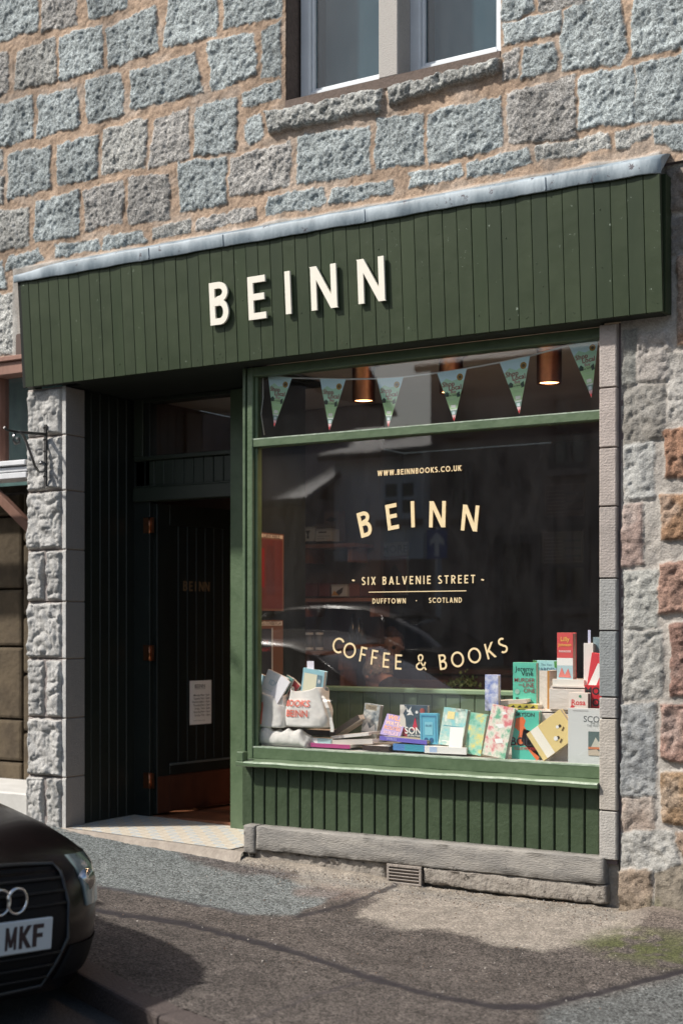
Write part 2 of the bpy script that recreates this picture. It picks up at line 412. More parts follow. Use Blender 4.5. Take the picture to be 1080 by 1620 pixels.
M_granite = attr_mat('granite_relief', .55, 190, .55, pit_scale=62)
M_granite2 = attr_mat('dressed_granite_relief', .32, 260, .35, pits=False, fine=220)
M_rubble = attr_mat('rubble_relief', .34, 150, .8, pits=False, fine=120)
M_pave = attr_mat('pavement_aggregate', .95, 165, .3, rough=.8, pits=False, fine=230)
M_sand = mat('sandstone', (.19, .18, .165), (.29, .27, .24), 9, .9, .6, 90, stretch=(.5, 1, 2.2), chips=((.10, .09, .08, 1), .63, 7))
M_ashlar = mat('tooled_sandstone', (.30, .27, .25), (.40, .36, .33), 8, .9, .4, 80)
M_smoothgran = mat('smooth_granite', (.33, .31, .29), (.46, .44, .41), 240, .85, .4, 160, chips=((.12, .12, .12, 1), .62, 160))
M_glass = glass('window_glass', ior=1.75, dirt=.007)
M_glass_up = glass('upper_window_glass', (.55, .65, .68, 1), ior=1.6, dirt=.02)
M_sky_blind = mat('sky_tone_blind', (.20, .27, .30), (.25, .32, .35), 3, .9)  # blue-grey of the sky reflected in the upstairs panes, put into the blind
M_iron = mat('wrought_iron', (.05, .05, .05), (.09, .085, .08), 30, .4, .3, 80, metal=.6)
M_paper = mat('white_paper', (.78, .78, .76), rough=.8)
M_wood_floor = mat('varnished_floor', (.30, .12, .06), (.20, .08, .04), 3, .3, .1, 30, stretch=(6, 1, 1))
M_int = mat('interior_wall', (.085, .058, .048), (.11, .075, .062), 3, .8)
M_ceil = mat('interior_ceiling', (.42, .38, .34), (.46, .42, .38), 3, .9)

# ------------------------------------------------------------------ ground, road, pavement
def strip(name, xs, ys, zf, m, kind='structure', jig=0):
    bm = bmesh.new(); vs = {}
    for i, x in enumerate(xs):
        for j, y in enumerate(ys):
            vs[i, j] = bm.verts.new((x, y, zf(x, y)))
    for i in range(len(xs) - 1):
        for j in range(len(ys) - 1):
            bm.faces.new((vs[i, j], vs[i + 1, j], vs[i + 1, j + 1], vs[i, j + 1]))
    me = bpy.data.meshes.new(name); bm.to_mesh(me); bm.free()
    o = link(name, me, m); o['kind'] = kind; return o
M_ground = mat('earth', (.09, .08, .06), (.12, .11, .08), .5, .95)
M_road = mat('asphalt', (.045, .042, .040), (.075, .07, .066), 60, .9, .6, 120, chips=((.20, .19, .18, 1), .66, 150))
M_kerb = mat('kerb_granite', (.05, .038, .034), (.08, .062, .056), 90, .85, .5, 90)
M_farpave = mat('far_pavement', (.17, .15, .135), (.22, .2, .18), 70, .9, .4, 100)
def kerb_y(X): return np.interp(X, [-60, -4.35, -3.72, 1.0, 60], [-1.82, -1.82, -2.23, -3.39, -3.39])
KY = -3.45
gz = lambda x: H - 1.295 - .034 * (max(-40, min(30, x)) + 5.8)
strip('ground', [-900, -40, 30, 900], [-900, -18, 8, 900], lambda x, y: gz(x) - .65, M_ground)
road_z = lambda x, y: gz(x) - .108 + .05 * math.sin(math.pi * min(1, max(0, (-1.7 - y) / 7.4)))
strip('road', list(np.linspace(-40, 30, 71)), list(np.linspace(-9.1, -1.55, 12)), road_z, M_road)
def kerb_line(yfun, wdt, name):
    bm = bmesh.new(); x = -14.0
    while x < 8:
        y0 = float(yfun(x)); y1 = float(yfun(x + .9)); ang = math.atan2(y1 - y0, .9); z = gz(x + .45)
        Mx = Matrix.Translation((x + .45, (y0 + y1) / 2, z)) @ Matrix.Rotation(ang, 4, 'Z') @ Matrix.Rotation(math.atan(.034), 4, 'Y')
        hl = .45 / math.cos(ang) - .003
        box(bm, -hl, hl, 0, wdt, -.30, .001, bev=.012, M=Mx, seg=2); x += .9
    o = fin(name, bm, M_kerb); o['kind'] = 'structure'; return o
kerb_line(kerb_y, .125, 'kerb')
kerb_line(lambda x: -9.1, .13, 'kerb')
strip('pavement', list(np.linspace(-40, 30, 36)), [-13.5, -9.1], lambda x, y: gz(x) - .004, M_farpave)
strip('pavement', list(np.linspace(-40, -7.6, 12)), [-1.66, -1.1, -.5, 0.05], lambda x, y: pav_z(x, y), M_farpave)
strip('pavement', list(np.linspace(-.6, 30, 12)), [-3.3, -1.1, -.5, 0.05], lambda x, y: pav_z(x, y), M_farpave)

# the footway in front of the shop: patched aggregate asphalt with tar seams, a cement patch and moss
st = .0125
xs = np.arange(-7.6, -.6 + st, st); ys = np.arange(KY, .06, st)
X, Y = np.meshgrid(xs, ys, indexing='ij')
Zp = pav_z(X, Y)
Zp = Zp + .006 * (fbm(X * 2, Y * 2, 3, 1) - .5) + .003 * (fbm(X * 60, Y * 60, 2, 2) - .5)
pxx, pyy = pix(X, Y, Zp)
wx = pxx + 16 * (fbm(X * 9, Y * 9, 4, 3) - .5); wy = pyy + 11 * (fbm(X * 9, Y * 9, 4, 5) - .5)
brown = np.array([.073, .063, .056]); blue = np.array([.118, .130, .128]); cement = np.array([.225, .202, .172]); moss = np.array([.062, .072, .024])
sand = np.array([.23, .198, .16]); tar = np.array([.030, .026, .030])
col = np.zeros(X.shape + (4,)); col[..., 3] = 1
def blend(m, c, a=None):
    for k in range(3): col[..., k] = col[..., k] * (1 - m) + c[k] * m
    if a is not None: col[..., 3] = col[..., 3] * (1 - m) + a * m
blend(np.ones(X.shape), brown * 1.0)
v = fbm(X * 3, Y * 3, 4, 6)
v2 = fbm(X * 1.1, Y * 1.6, 4, 2); v3 = ss(.55, .7, fbm(X * 5, Y * 8, 5, 4))
for k in range(3): col[..., k] *= (.62 + .36 * v + .42 * v2) * (1 - .22 * v3)
bl = [(-60, 1290), (130, 1310), (380, 1345), (520, 1368), (600, 1388), (468, 1450), (390, 1447), (155, 1403), (-60, 1375)]
blend(ss(2, -3, sdf(bl, wx, wy)), blue)
bl2 = [(860, 1592), (1150, 1525), (1150, 1750), (800, 1750)]
blend(ss(14, -20, sdf(bl2, wx, wy)) * .8, blue * .8)
cm = [(440, 1372), (640, 1390), (960, 1425), (1030, 1450), (1010, 1478), (930, 1495), (860, 1506), (790, 1497), (740, 1482), (690, 1468), (640, 1470), (560, 1452), (600, 1420), (470, 1400)]
blend(ss(5, -5, sdf(cm, wx, wy)) * .9, cement, .45)
redp = [(640 - 175, 1408), (520, 1400), (600, 1410), (540, 1424), (470, 1420)]
blend(ss(6, -6, sdf(redp, wx, wy)) * .6, np.array([.15, .115, .10]), .5)
seam0 = [(385, 1368), (430, 1360), (640, 1392), (960, 1432), (960, 1440), (640, 1402), (430, 1372)]
dk = [(280, 1346), (385, 1366), (470, 1376), (470, 1390), (385, 1382), (300, 1362)]
blend(ss(6, -5, sdf(dk, wx, wy)) * .8, np.array([.075, .06, .055]))
ms = [(905, 1492), (960, 1474), (1010, 1466), (1060, 1478), (1160, 1500), (1160, 1532), (1040, 1528), (970, 1512)]
mn = fbm(X * 14, Y * 14, 4, 2)
blend(ss(12, -16, sdf(ms, wx, wy)) * ss(.40, .60, mn + .04) * .85, moss, .6)
sd = ss(-.13, -.02, Y + .05 * (fbm(X * 7, Y * 7, 3, 4) - .5)) * (X > PX(384))
blend(sd * .9, sand, .35)
Zp = Zp + sd * .03 * ss(-.13, 0, Y) * ss(PX(700), PX(560), X) + sd * .016 * (fbm(X * 16, Y * 16, 4, 5) - .5)
bas = ss(PX(985), PX(1040), X) * ss(-.5, 0, Y); blend(bas * .7, np.array([.15, .12, .10]), .4)
Zp = Zp + .05 * bas
def line_px(pts, w, amt, c, wob=3):
    d = np.full(X.shape, 1e9)
    for (ax, ay), (bx, by) in zip(pts, pts[1:]):
        ex, ey = bx - ax, by - ay
        qx = pxx + wob * (fbm(X * 20, Y * 20, 3, 1) - .5) * 2; qy = pyy + wob * (fbm(X * 20, Y * 20, 3, 7) - .5) * 2
        t = np.clip(((qx - ax) * ex + (qy - ay) * ey) / (ex * ex + ey * ey), 0, 1)
        d = np.minimum(d, np.hypot(qx - ax - t * ex, qy - ay - t * ey))
    m = ss(w, w * .4, d) * amt * (.75 + .25 * fbm(X * 30, Y * 30, 2, 3)); blend(m, c, .2)
    return m
s1 = line_px([(-60, 1418), (155, 1440), (300, 1462), (480, 1510), (560, 1538), (660, 1568), (780, 1592), (850, 1592), (960, 1566), (1060, 1540), (1160, 1520)], 6.0, 1.1, tar * .7)
s2 = line_px([(470, 1450), (545, 1432), (640, 1395)], 4.5, .9, tar * .7)
s3 = line_px([(300, 1660), (390, 1618), (480, 1580), (560, 1556), (605, 1546)], 3, .6, tar)
s4 = line_px([(-60, 1380), (155, 1403), (280, 1424), (390, 1447)], 3, .8, tar)
s6 = line_px([(620, 1660), (700, 1600), (730, 1560)], 1.5, .4, tar); s7 = line_px([(860, 1592), (900, 1625), (960, 1660)], 1.5, .4, tar); s8 = line_px([(700, 1540), (760, 1500), (850, 1512)], 1.3, .3, tar)
s5 = line_px([(500, 1640), (560, 1598), (640, 1570)], 1.6, .35, tar)
Zp = Zp - .004 * s1
me = grid_mesh('pavement', X, Y, Zp, col, Y > kerb_y(X) + .118)
o = link('pavement', me, M_pave); o['kind'] = 'structure'

bm = bmesh.new(); rg = random.Random(9)
for k in range(1500):
    x = rg.uniform(-4.5, -1.9); y = -abs(rg.gauss(0, .16)) - .05 if k % 4 else rg.uniform(-1.6, -.1)
    s_ = rg.uniform(.0015, .0055); z = pav_z(x, y) + s_ * .3 + (.012 if y > -.12 else 0)
    e_ = Euler((rg.uniform(0, 6), rg.uniform(0, 6), rg.uniform(0, 6))).to_matrix()
    vs = [bm.verts.new(Vector((x, y, z)) + e_ @ Vector(q) * s_) for q in ((1, 0, -.4), (-.6, .8, -.5), (-.5, -.9, -.4), (.1, .1, .8))]
    for q in ((0, 1, 2), (0, 3, 1), (1, 3, 2), (2, 3, 0)): bm.faces.new([vs[i] for i in q]).material_index = k % 3
go_ = fin('grit', bm, [mat('grit_pale', (.40, .37, .33), rough=.9), mat('grit_brown', (.16, .11, .08), rough=.9), mat('grit_grey', (.22, .21, .2), rough=.9)]); tag(go_, 'loose grit along the foot of the wall and over the footway', 'grit', kind='stuff')

# ------------------------------------------------------------------ the stone building
B = empty('stone_building', (-4.2, 0.3, 0), 'grey granite and rubble stone building with the green wooden bookshop front', 'building')

def relief(name, m, parent, X0, X1, Z0, Z1, step, stones, Y0, mortar, keepf=None, warp=.010, rough_amp=.011, mort_h=.0, edge=.014, extra=None, side=None):
    xs = np.arange(X0, X1 + step * .5, step); zs = np.arange(Z0, Z1 + step * .5, step)
    X, Z = np.meshgrid(xs, zs, indexing='ij')
    wx = X + warp * 2 * (fbm(X * 11, Z * 11, 4, 1) - .5) + warp * 1.3 * (fbm(X * 45, Z * 45, 3, 2) - .5)
    wz = Z + warp * 2 * (fbm(X * 11, Z * 11, 4, 4) - .5) + warp * 1.3 * (fbm(X * 45, Z * 45, 3, 6) - .5)
    col = np.zeros(X.shape + (4,)); v = fbm(X * 5, Z * 5, 5, 3)
    for k in range(3): col[..., k] = mortar[k] * (.62 + .56 * v + .22 * fbm(X * 48, Z * 48, 3, 6))
    # limewashed, paler smears in the pointing
    sm = ss(.48, .68, fbm(X * 4.1, Z * 7, 5, 6))
    for k in range(3): col[..., k] = col[..., k] * (1 - .3 * sm) + .40 * np.array([1, .93, .85])[k] * .3 * sm
    col[..., 3] = .42
    Hh = mort_h + .013 * (fbm(X * 20, Z * 20, 5, 5) - .5) + .007 * (fbm(X * 70, Z * 70, 2, 1) - .5)
    for si, stn in enumerate(stones):
        P = stn['p']; c = stn['c']; h = stn.get('h', .02); ra = stn.get('r', rough_amp); tp = stn.get('sp', 1.0)
        x0 = min(p[0] for p in P) - .04; x1 = max(p[0] for p in P) + .04; z0 = min(p[1] for p in P) - .04; z1 = max(p[1] for p in P) + .04
        i0 = max(0, int((x0 - X0) / step)); i1 = min(len(xs), int((x1 - X0) / step) + 2); j0 = max(0, int((z0 - Z0) / step)); j1 = min(len(zs), int((z1 - Z0) / step) + 2)
        if i1 <= i0 or j1 <= j0: continue
        sl_ = (slice(i0, i1), slice(j0, j1))
        x = wx[sl_]; z = wz[sl_]; d = sdf(P, x, z) + stn.get('round', .010)
        mk = ss(0, edge * .55, -d)
        big = fbm(X[sl_] * 9 + si * 7.7, Z[sl_] * 9 + si * 3.1, 2, si); mid = fbm(X[sl_] * 26 + si, Z[sl_] * 26, 3, si + 1)
        hi = fbm(X[sl_] * 62, Z[sl_] * 62 + si, 2, si + 2)
        dome = np.sqrt(np.clip(-d / .02, 0, 1)); pk = ss(.60, .74, fbm(X[sl_] * 38 + si * 2.3, Z[sl_] * 38, 2, si + 5)); fac = np.abs(vn(X[sl_] * 14 + si, Z[sl_] * 14, si + 4) - .5)
        hh = h * (.35 + .65 * dome) + ra * (1.3 * (big - .5) + 1.2 * (mid - .5) + .95 * (hi - .5)) * (.3 + .7 * dome) - ra * .32 * pk * dome + ra * .9 * fac
        if stn.get('chisel'): hh = h * (.3 + .7 * dome) + ra * (1.2 * (big - .5) + 3.0 * np.abs(vn(X[sl_] * 17 + Z[sl_] * 9 + si, Z[sl_] * 15 - X[sl_] * 6, si) - .5) + 1.2 * np.abs(vn(X[sl_] * 38 + si, Z[sl_] * 34, si + 2) - .5) + .35 * (hi - .5)) * (.3 + .7 * dome)
        Hh[sl_] = Hh[sl_] * (1 - mk) + hh * mk
        tone = .86 + .28 * fbm(X[sl_] * 7 + si * 3, Z[sl_] * 7, 3, si + 3)
        for k in range(3): col[sl_ + (k,)] = col[sl_ + (k,)] * (1 - mk) + c[k] * tone * mk
        col[sl_ + (3,)] = col[sl_ + (3,)] * (1 - mk) + tp * mk
    if extra: Hh, col = extra(X, Z, Hh, col)
    Yw = Y0 - Hh
    keep = keepf(X, Z) if keepf else None
    return link(name, grid_mesh(name, X, Yw, Z, col, keep), m, parent)

rs = random.Random(11)
def gcol():
    t = rs.random(); b = rs.uniform(.84, 1.14)
    base = (.285, .318, .322) if t < .66 else ((.33, .332, .315) if t < .88 else (.28, .272, .258))
    return tuple(x * b for x in base)
def poly(pts, Y=0.0): return [(at(x, y, Y).x, at(x, y, Y).z) for x, y in pts]
UP = """-40,0 63,-10 60,48 -40,80|70,-10 124,-14 122,40 68,50|137,-20 203,-30 202,13 143,30|172,45 248,12 252,80 172,108|270,-8 345,-20 344,56 262,73
355,-14 445,-24 445,24 357,47|97,60 163,40 163,108 97,127|30,84 88,62 91,128 25,144|-20,92 14,84 14,149 -20,160|329,69 404,54 405,119 338,145
417,49 444,34 444,119 416,123|208,116 310,85 321,146 211,175|140,129 192,117 199,181 140,197|63,153 122,138 127,200 60,218|-20,174 51,154 53,219 -20,240
387,149 444,128 444,156 386,167|391,188 412,182 418,200 414,220 398,228 389,212|313,173 376,155 374,236 309,249|247,193 301,174 299,251 236,267|166,206 233,189 229,263 164,276
92,231 156,214 156,281 93,295|16,246 81,232 79,301 15,316|-25,246 7,240 7,266 -25,270|-25,284 8,280 6,322 -25,328|366,251 460,224 459,294 365,313
283,260 358,250 358,323 289,334|205,283 269,277 269,346 205,354|135,303 196,288 194,353 137,364|57,321 127,303 125,371 57,384|-25,337 45,330 47,386 -25,402
472,218 583,202 586,271 473,292|316,346 406,329 405,345 314,364|428,314 512,298 518,322 423,342|526,299 618,287 623,304 523,322|246,361 303,348 305,366 243,378
166,376 226,366 234,382 163,394|90,389 156,380 160,394 90,407|16,407 60,396 70,413 10,428|598,188 669,181 672,259 596,266|679,180 791,156 796,234 681,257
804,150 906,121 911,216 807,228|648,276 726,261 731,279 646,298|740,259 836,237 842,259 740,281|850,233 961,214 964,233 853,256|918,122 1002,106 1006,192 916,204
1008,105 1110,84 1110,186 1009,192|976,209 1030,200 1031,217 977,234|1036,203 1110,196 1110,242 1038,227|892,20 925,2 975,0 990,40 990,82 982,100 888,113|1004,4 1110,-24 1110,72 1002,91
797,-12 840,-18 841,19 797,36|852,-24 925,-30 925,4 852,19|797,42 886,16 886,51 797,74|829,80 877,69 879,109 827,124|797,86 819,80 821,121 797,130|932,-40 995,-50 997,-10 985,-6 934,-12|-40,472 26,464 30,556 -40,566|-40,420 4,414 12,456 -40,464"""
ups = []
for q in UP.replace('\n', '|').split('|'):
    pts = [tuple(float(a) for a in p.split(',')) for p in q.split()]
    ups.append(dict(p=poly(pts), c=gcol(), h=.013, r=.0130, round=-.010))
sill_c = (.30, .305, .29)
for q in ("425,180 452,176 520,160 606,140 607,176 560,186 500,200 428,211", "616,141 700,118 790,94 790,114 740,132 690,146 622,166"):
    ups.append(dict(p=poly([tuple(float(a) for a in p.split(',')) for p in q.split()]), c=sill_c, h=.045, r=.018, round=-.004))
# blocks outside the traced part carry on in the same coursing
zc_ = 2.95
Xr = -7.6
row = 0
while zc_ < 5.6:
    hh = rs.uniform(.2, .29); x = -7.7 + rs.uniform(0, .2)
    while x < -.9:
        ww = rs.uniform(.24, .42); cx, cz = x + ww / 2, zc_ + hh / 2; qx, qy = pix(cx, 0, cz)
        if (qx < -38 or qy < -42 or qx > 1100) and not (PX(440) < cx < PX(800) and cz < 5.3 and qy > -500):
            ups.append(dict(p=[(x + .015, zc_ + .015), (x + ww - .015, zc_ + .015), (x + ww - .015, zc_ + hh - .015), (x + .015, zc_ + hh - .015)], c=gcol(), h=.013, r=.0130, round=-.011))
        x += ww
    zc_ += hh
WX0, WX1 = PX(453), PX(792)            # upstairs window opening
WZ0 = at(600, 128).z; WZ1 = 5.45
XR = PX(1046)
ZR = at(1046, 262).z
def keep_up(X, Z):
    px_, py_ = pix(X, 0, Z)
    return ~((X > WX0) & (X < WX1) & (Z > WZ0) & (Z < WZ1)) & ~((X > XR) & (Z < ZR)) & ~((X > PX(30)) & (X < XR) & (Z < H + 1.75))
def up_extra(X, Z, Hh, col):
    # pale mortar fillet dressed over the top of the lead
    top = FZ1_ + .105 + .03 * (fbm(X * 6, X * 0 + 2, 4, 3) - .3)
    m = ss(.012, -.006, Z - top) * (X < PX(1046)) * (X > PX(24)) * .85
    for k in range(3): col[..., k] = col[..., k] * (1 - m) + (.36, .345, .32)[k] * (.8 + .4 * fbm(X * 9, Z * 20, 3, 2)) * m
    Hh = Hh * (1 - m) + (.018 + .006 * fbm(X * 20, Z * 20, 3, 2)) * m
    col[..., 3] = col[..., 3] * (1 - m) + .2 * m
    # soot and damp streaks
    st_ = ss(.5, .75, fbm(X * 4, Z * 1.1, 5, 5)) * .28
    for k in range(3): col[..., k] = col[..., k] * (1 - st_)
    return Hh, col
FZ1_ = H + 2.040
relief('wall', M_granite, B, -7.3, -1.2, 2.93, 5.6, .0062, ups, 0.0, (.335, .245, .178), keep_up, mort_h=.007, warp=.017, extra=up_extra)

# upstairs window: stone reveals, mullion, two white frames
bm = bmesh.new()
box(bm, WX0 - .02, WX0, .002, .30, WZ0 - .02, WZ1)          # left reveal
box(bm, WX1, WX1 + .02, .002, .30, WZ0 - .02, WZ1)
box(bm, WX0, WX1, -.012, .30, WZ0 - .05, WZ0 + .006)
box(bm, WX0, WX1, .0, .30, WZ1 - .01, WZ1 + .1)
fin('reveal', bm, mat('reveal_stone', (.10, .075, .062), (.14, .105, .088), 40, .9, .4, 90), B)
bm = bmesh.new(); MX0, MX1 = PX(600), PX(631)
box(bm, MX0, MX1, -.012, .30, WZ0 + .004, WZ1, bev=.006)
fin('mullion', bm, M_smoothgran, B)
bm = bmesh.new(); box(bm, WX0 - .3, WX1 + .3, .5, .52, WZ0 - .5, WZ1 + .3); fin('room_wall', bm, mat('upstairs_dark', (.03, .035, .04), rough=.9), B)
for (a, b) in ((WX0 + .012, MX0 + .03), (MX1 - .005, WX1 - .01)):
    wy = .115; fw = .062
    bm = bmesh.new(); z0 = WZ0 + .016; z1 = WZ1 - .02
    box(bm, a, a + fw, wy, wy + .07, z0, z1, bev=.006); box(bm, b - fw, b, wy, wy + .07, z0, z1, bev=.006)
    box(bm, a + fw, b - fw, wy, wy + .07, z0, z0 + fw, bev=.006); box(bm, a + fw, b - fw, wy, wy + .07, z1 - fw, z1, bev=.006)
    g = fw
    for (p, q, r_, s_) in ((a + g, a + g + .018, z0 + g, z1 - g), (b - g - .018, b - g, z0 + g, z1 - g)): box(bm, p, q, wy + .018, wy + .05, r_, s_, bev=.004)
    box(bm, a + g + .018, b - g - .018, wy + .018, wy + .05, z0 + g, z0 + g + .018, bev=.004)
    wf = fin('window', bm, M_whitewin, B)
    bm = bmesh.new(); box(bm, a + fw + .002, b - fw - .002, wy + .036, wy + .042, z0 + fw, z1 - fw); fin('pane', bm, M_glass_up, wf)
    bm = bmesh.new(); box(bm, a + fw, b - fw, wy + .16, wy + .165, z0, z1); fin('blind', bm, M_sky_blind, wf)  # sheet behind the pane carries its sky tone as colour
    bm = bmesh.new(); box(bm, a, b, wy - .03, wy + .05, z0 - .014, z0 - .002, bev=.003); fin('cill_strip', bm, mat('brown_strip', (.12, .07, .05), rough=.8), wf)

# rubble wall on the right of the shopfront
RB = """1050,680 1130,670 1130,752 1052,756;.30 .155 .11|1042,785 1130,775 1130,850 1046,853;.31 .17 .11|1042,893 1130,883 1130,968 1040,968;.33 .19 .16|1057,990 1130,982 1130,1094 1060,1100;.27 .15 .13
1045,1115 1130,1112 1130,1205 1060,1205 1045,1196;.33 .19 .165|1045,1224 1130,1222 1130,1310 1046,1302;.33 .20 .13|982,800 1012,795 1014,893 982,897;.36 .27 .235|1070,405 1130,405 1130,545 1072,545;.28 .17 .13
980,1116 1033,1112 1033,1258 980,1258;.29 .30 .30|981,1263 1031,1263 1031,1313 981,1315;.38 .31 .26|980,1320 1058,1316 1072,1366 1040,1376 980,1370;.42 .41 .38|960,1378 1030,1378 1034,1436 975,1444 962,1428;.27 .19 .155
1036,1380 1130,1356 1130,1450 1042,1448;.22 .19 .15|985,1000 1042,996 1046,1102 985,1104;.34 .335 .31|985,612 1048,606 1046,690 984,700;.24 .225 .20|983,524 1003,522 1001,604 983,608;.24 .24 .22
985,704 1030,698 1030,785 985,790;.42 .42 .40|1008,530 1048,522 1060,560 1050,600 1008,600;.40 .37 .34|985,905 1036,902 1034,990 985,994;.40 .40 .37|1054,560 1130,555 1130,660 1056,665;.40 .38 .35
1052,270 1130,262 1130,330 1054,335;.26 .22 .19|1056,345 1130,342 1130,398 1058,400;.25 .23 .21|965,1448 1020,1446 1060,1470 970,1475;.2 .165 .13|1050,1455 1130,1452 1130,1520 1060,1500;.2 .17 .13|1065,1320 1130,1318 1130,1350 1078,1352;.3 .2 .16"""
rbs = []
for q in RB.replace('\n', '|').split('|'):
    p, c = q.split(';'); pts = [tuple(float(a) for a in t.split(',')) for t in p.split()]
    c = tuple(float(a) for a in c.split()); red = c[0] > c[1] * 1.35
    c = (c[0] * .74, c[1] * .82, c[2] * .76) if red else tuple(q * .78 for q in c)
    rbs.append(dict(p=poly(pts), c=c, h=.020 if red else .009, r=.018 if red else .014, round=-.010, sp=.9 if red else .6))
zz = -.15
while zz < 3.4:
    hh = rs.uniform(.22, .34); x = PX(1133)
    while x < -.6:
        ww = rs.uniform(.25, .5); c = rs.choice([(.30, .17, .12), (.3, .3, .29), (.36, .34, .31), (.27, .16, .14), (.38, .3, .25)])
        rbs.append(dict(p=[(x + .025, zz + .02), (x + ww - .02, zz + .03), (x + ww - .02, zz + hh - .02), (x + .02, zz + hh - .025)], c=c, h=.03, r=.022, round=.006, sp=.8))
        x += ww
    zz += hh
def rub_extra(X, Z, Hh, col):
    b = ss(.30, -.10, Z) * ss(PX(955), PX(1010), X)
    Hh = Hh + .05 * b * (.6 + .8 * fbm(X * 5, Z * 5, 3, 1)) + .008 * (fbm(X * 13, Z * 13, 4, 2) - .5)
    # limewash residue over the stones, damp and moss at the foot
    lw = ss(.48, .66, fbm(X * 6 + 3, Z * 6, 5, 7)) * .20 * ss(.1, .4, Z)
    for k in range(3): col[..., k] = col[..., k] * (1 - lw) + (.46, .45, .42)[k] * lw
    dm = ss(.15, -.2, Z + .25 * (fbm(X * 6, Z * 6, 3, 1) - .5))
    for k in range(3): col[..., k] = col[..., k] * (1 - .5 * dm) + (.10, .085, .055)[k] * .5 * dm
    mo = ss(.5, .62, fbm(X * 9, Z * 9, 4, 4)) * ss(.12, -.1, Z) * ss(PX(1010), PX(1060), X)
    for k in range(3): col[..., k] = col[..., k] * (1 - .7 * mo) + (.09, .12, .02)[k] * .7 * mo
    return Hh, col
XP0, XP1 = PX(947, -.012), PX(974, -.012)
XJ = XP1 + .012
relief('rubble_wall', M_rubble, B, XJ, -.7, -.30, ZR, .0085, rbs, .020, (.33, .305, .275), None, warp=.011, rough_amp=.022, edge=.016, extra=rub_extra)

# ---- right pilaster: tooled sandstone blocks
zs_ = [at(960, y, -.012).z for y in (1361, 1283, 1137, 1103, 998, 915, 801, 708, 613, 512)]
tones = [(.38, .36, .33), (.40, .365, .32), (.34, .32, .30), (.22, .235, .235), (.30, .30, .29), (.34, .30, .275), (.38, .33, .30), (.40, .345, .315), (.41, .36, .33)]
for k, (a, b) in enumerate(zip(zs_, zs_[1:])):
    bm = bmesh.new(); b_ = min(b, H + 1.405)
    n = max(2, int((b_ - a) / .0075)); xl, xr = XP0, XP1
    prof = []
    z = a + .003; dz = (b_ - a - .006) / n
    rows = []
    for i in range(n * 2 + 1):
        zz_ = a + .003 + (b_ - a - .006) * i / (n * 2); yy = -.012 - (.0003 if i % 2 else 0) + .0002 * math.sin(i * 1.7 + k)
        if i == 0 or i == n * 2: yy = -.006
        rows.append([bm.verts.new(q) for q in ((xl, .13, zz_), (xl, yy + .004, zz_), (xl + .005, yy, zz_), (xr - .005, yy, zz_), (xr, yy + .004, zz_), (xr, .13, zz_))])
    for A, Bq in zip(rows, rows[1:]):
        for i in range(5): bm.faces.new((A[i], A[i + 1], Bq[i + 1], Bq[i]))
    bm.faces.new(rows[0]); bm.faces.new(rows[-1])
    t = tones[k]; mm = mat('tooled_sandstone_%d' % k, t, tuple(c * .8 for c in t), 14, .9, .5, 110, chips=((t[0] * .55, t[1] * .55, t[2] * .55, 1), .66, 14))
    fin('pilaster_block', bm, mm, B)
bm = bmesh.new(); box(bm, XP1 - .001, XP1 + .02, .022, .13, zs_[0] - .0, H + 1.405); box(bm, XP0 + .004, XP1 - .004, .01, .12, zs_[0] - .02, H + 1.4)
fin('pilaster_joint', bm, mat('mauve_mortar', (.13, .10, .10), rough=.95), B)

# ---- left granite pilaster: rock-faced blocks with a dressed margin
LX0, LX1 = PX(42, -.03), PX(103, -.03)
zl = [at(70, y, -.03).z for y in (1306, 1228, 1135, 1042, 952, 870, 777, 690, 613)]
zl[0] = pav_z(LX0) - .05; zl[-1] = H + 1.406
spl = [1, 0, 1, 0, 1, 0, 0, 0]
pst = []
for k in range(8):
    a, b = zl[k] + .005, zl[k + 1] - .005; mid = PX(71, -.03); R_ = PX(97, -.03)
    rects = [(LX0 + .004, mid - .008), (mid + .010, R_)] if spl[k] else [(LX0 + .004, R_)]
    for (p, q) in rects:
        pst.append(dict(p=[(p, a), (q, a + .0), (q, b), (p, b)], c=(lambda f: (.355 * f, .35 * f, .335 * f))(rs.uniform(.88, 1.06)), h=.017, r=.014, round=-.003, sp=.9, chisel=1))
def pil_extra(X, Z, Hh, col):
    m = ss(R_ - .002, R_ + .004, X)
    for k in range(3): col[..., k] = col[..., k] * (1 - m) + .44 * (1, .99, .95)[k] * m
    Hh = Hh * (1 - m) + .012 * m
    for z in zl[1:-1]:
        g = ss(.006, .002, np.abs(Z - z + .004 * (fbm(X * 20, Z * 0 + z, 2, 1) - .5)))
        Hh = Hh - .008 * g
        for k in range(3): col[..., k] = col[..., k] * (1 - .6 * g) + (.22, .15, .10)[k] * .6 * g
    return Hh, col
relief('pilaster', M_granite2, B, LX0, LX1, zl[0], zl[-1], .0045, pst, -.012, (.42, .39, .35), None, warp=.006, rough_amp=.02, edge=.03, extra=pil_extra)
bm = bmesh.new()
for k in range(8):
    box(bm, LX0 + .002, LX1 - .0005, -.0195, .145, zl[k] + .003, zl[k + 1] - .003, bev=.004)
fin('pilaster_side', bm, mat('reveal_granite', (.20, .175, .165), (.30, .265, .25), 210, .9, .5, 150, chips=((.08, .07, .07, 1), .63, 140)), B)
bm = bmesh.new(); box(bm, LX0 + .006, LX1 - .006, 0, .14, zl[0], zl[-1] - .004); fin('pilaster_core', bm, mat('buff_mortar', (.2, .14, .1), rough=.95), B)

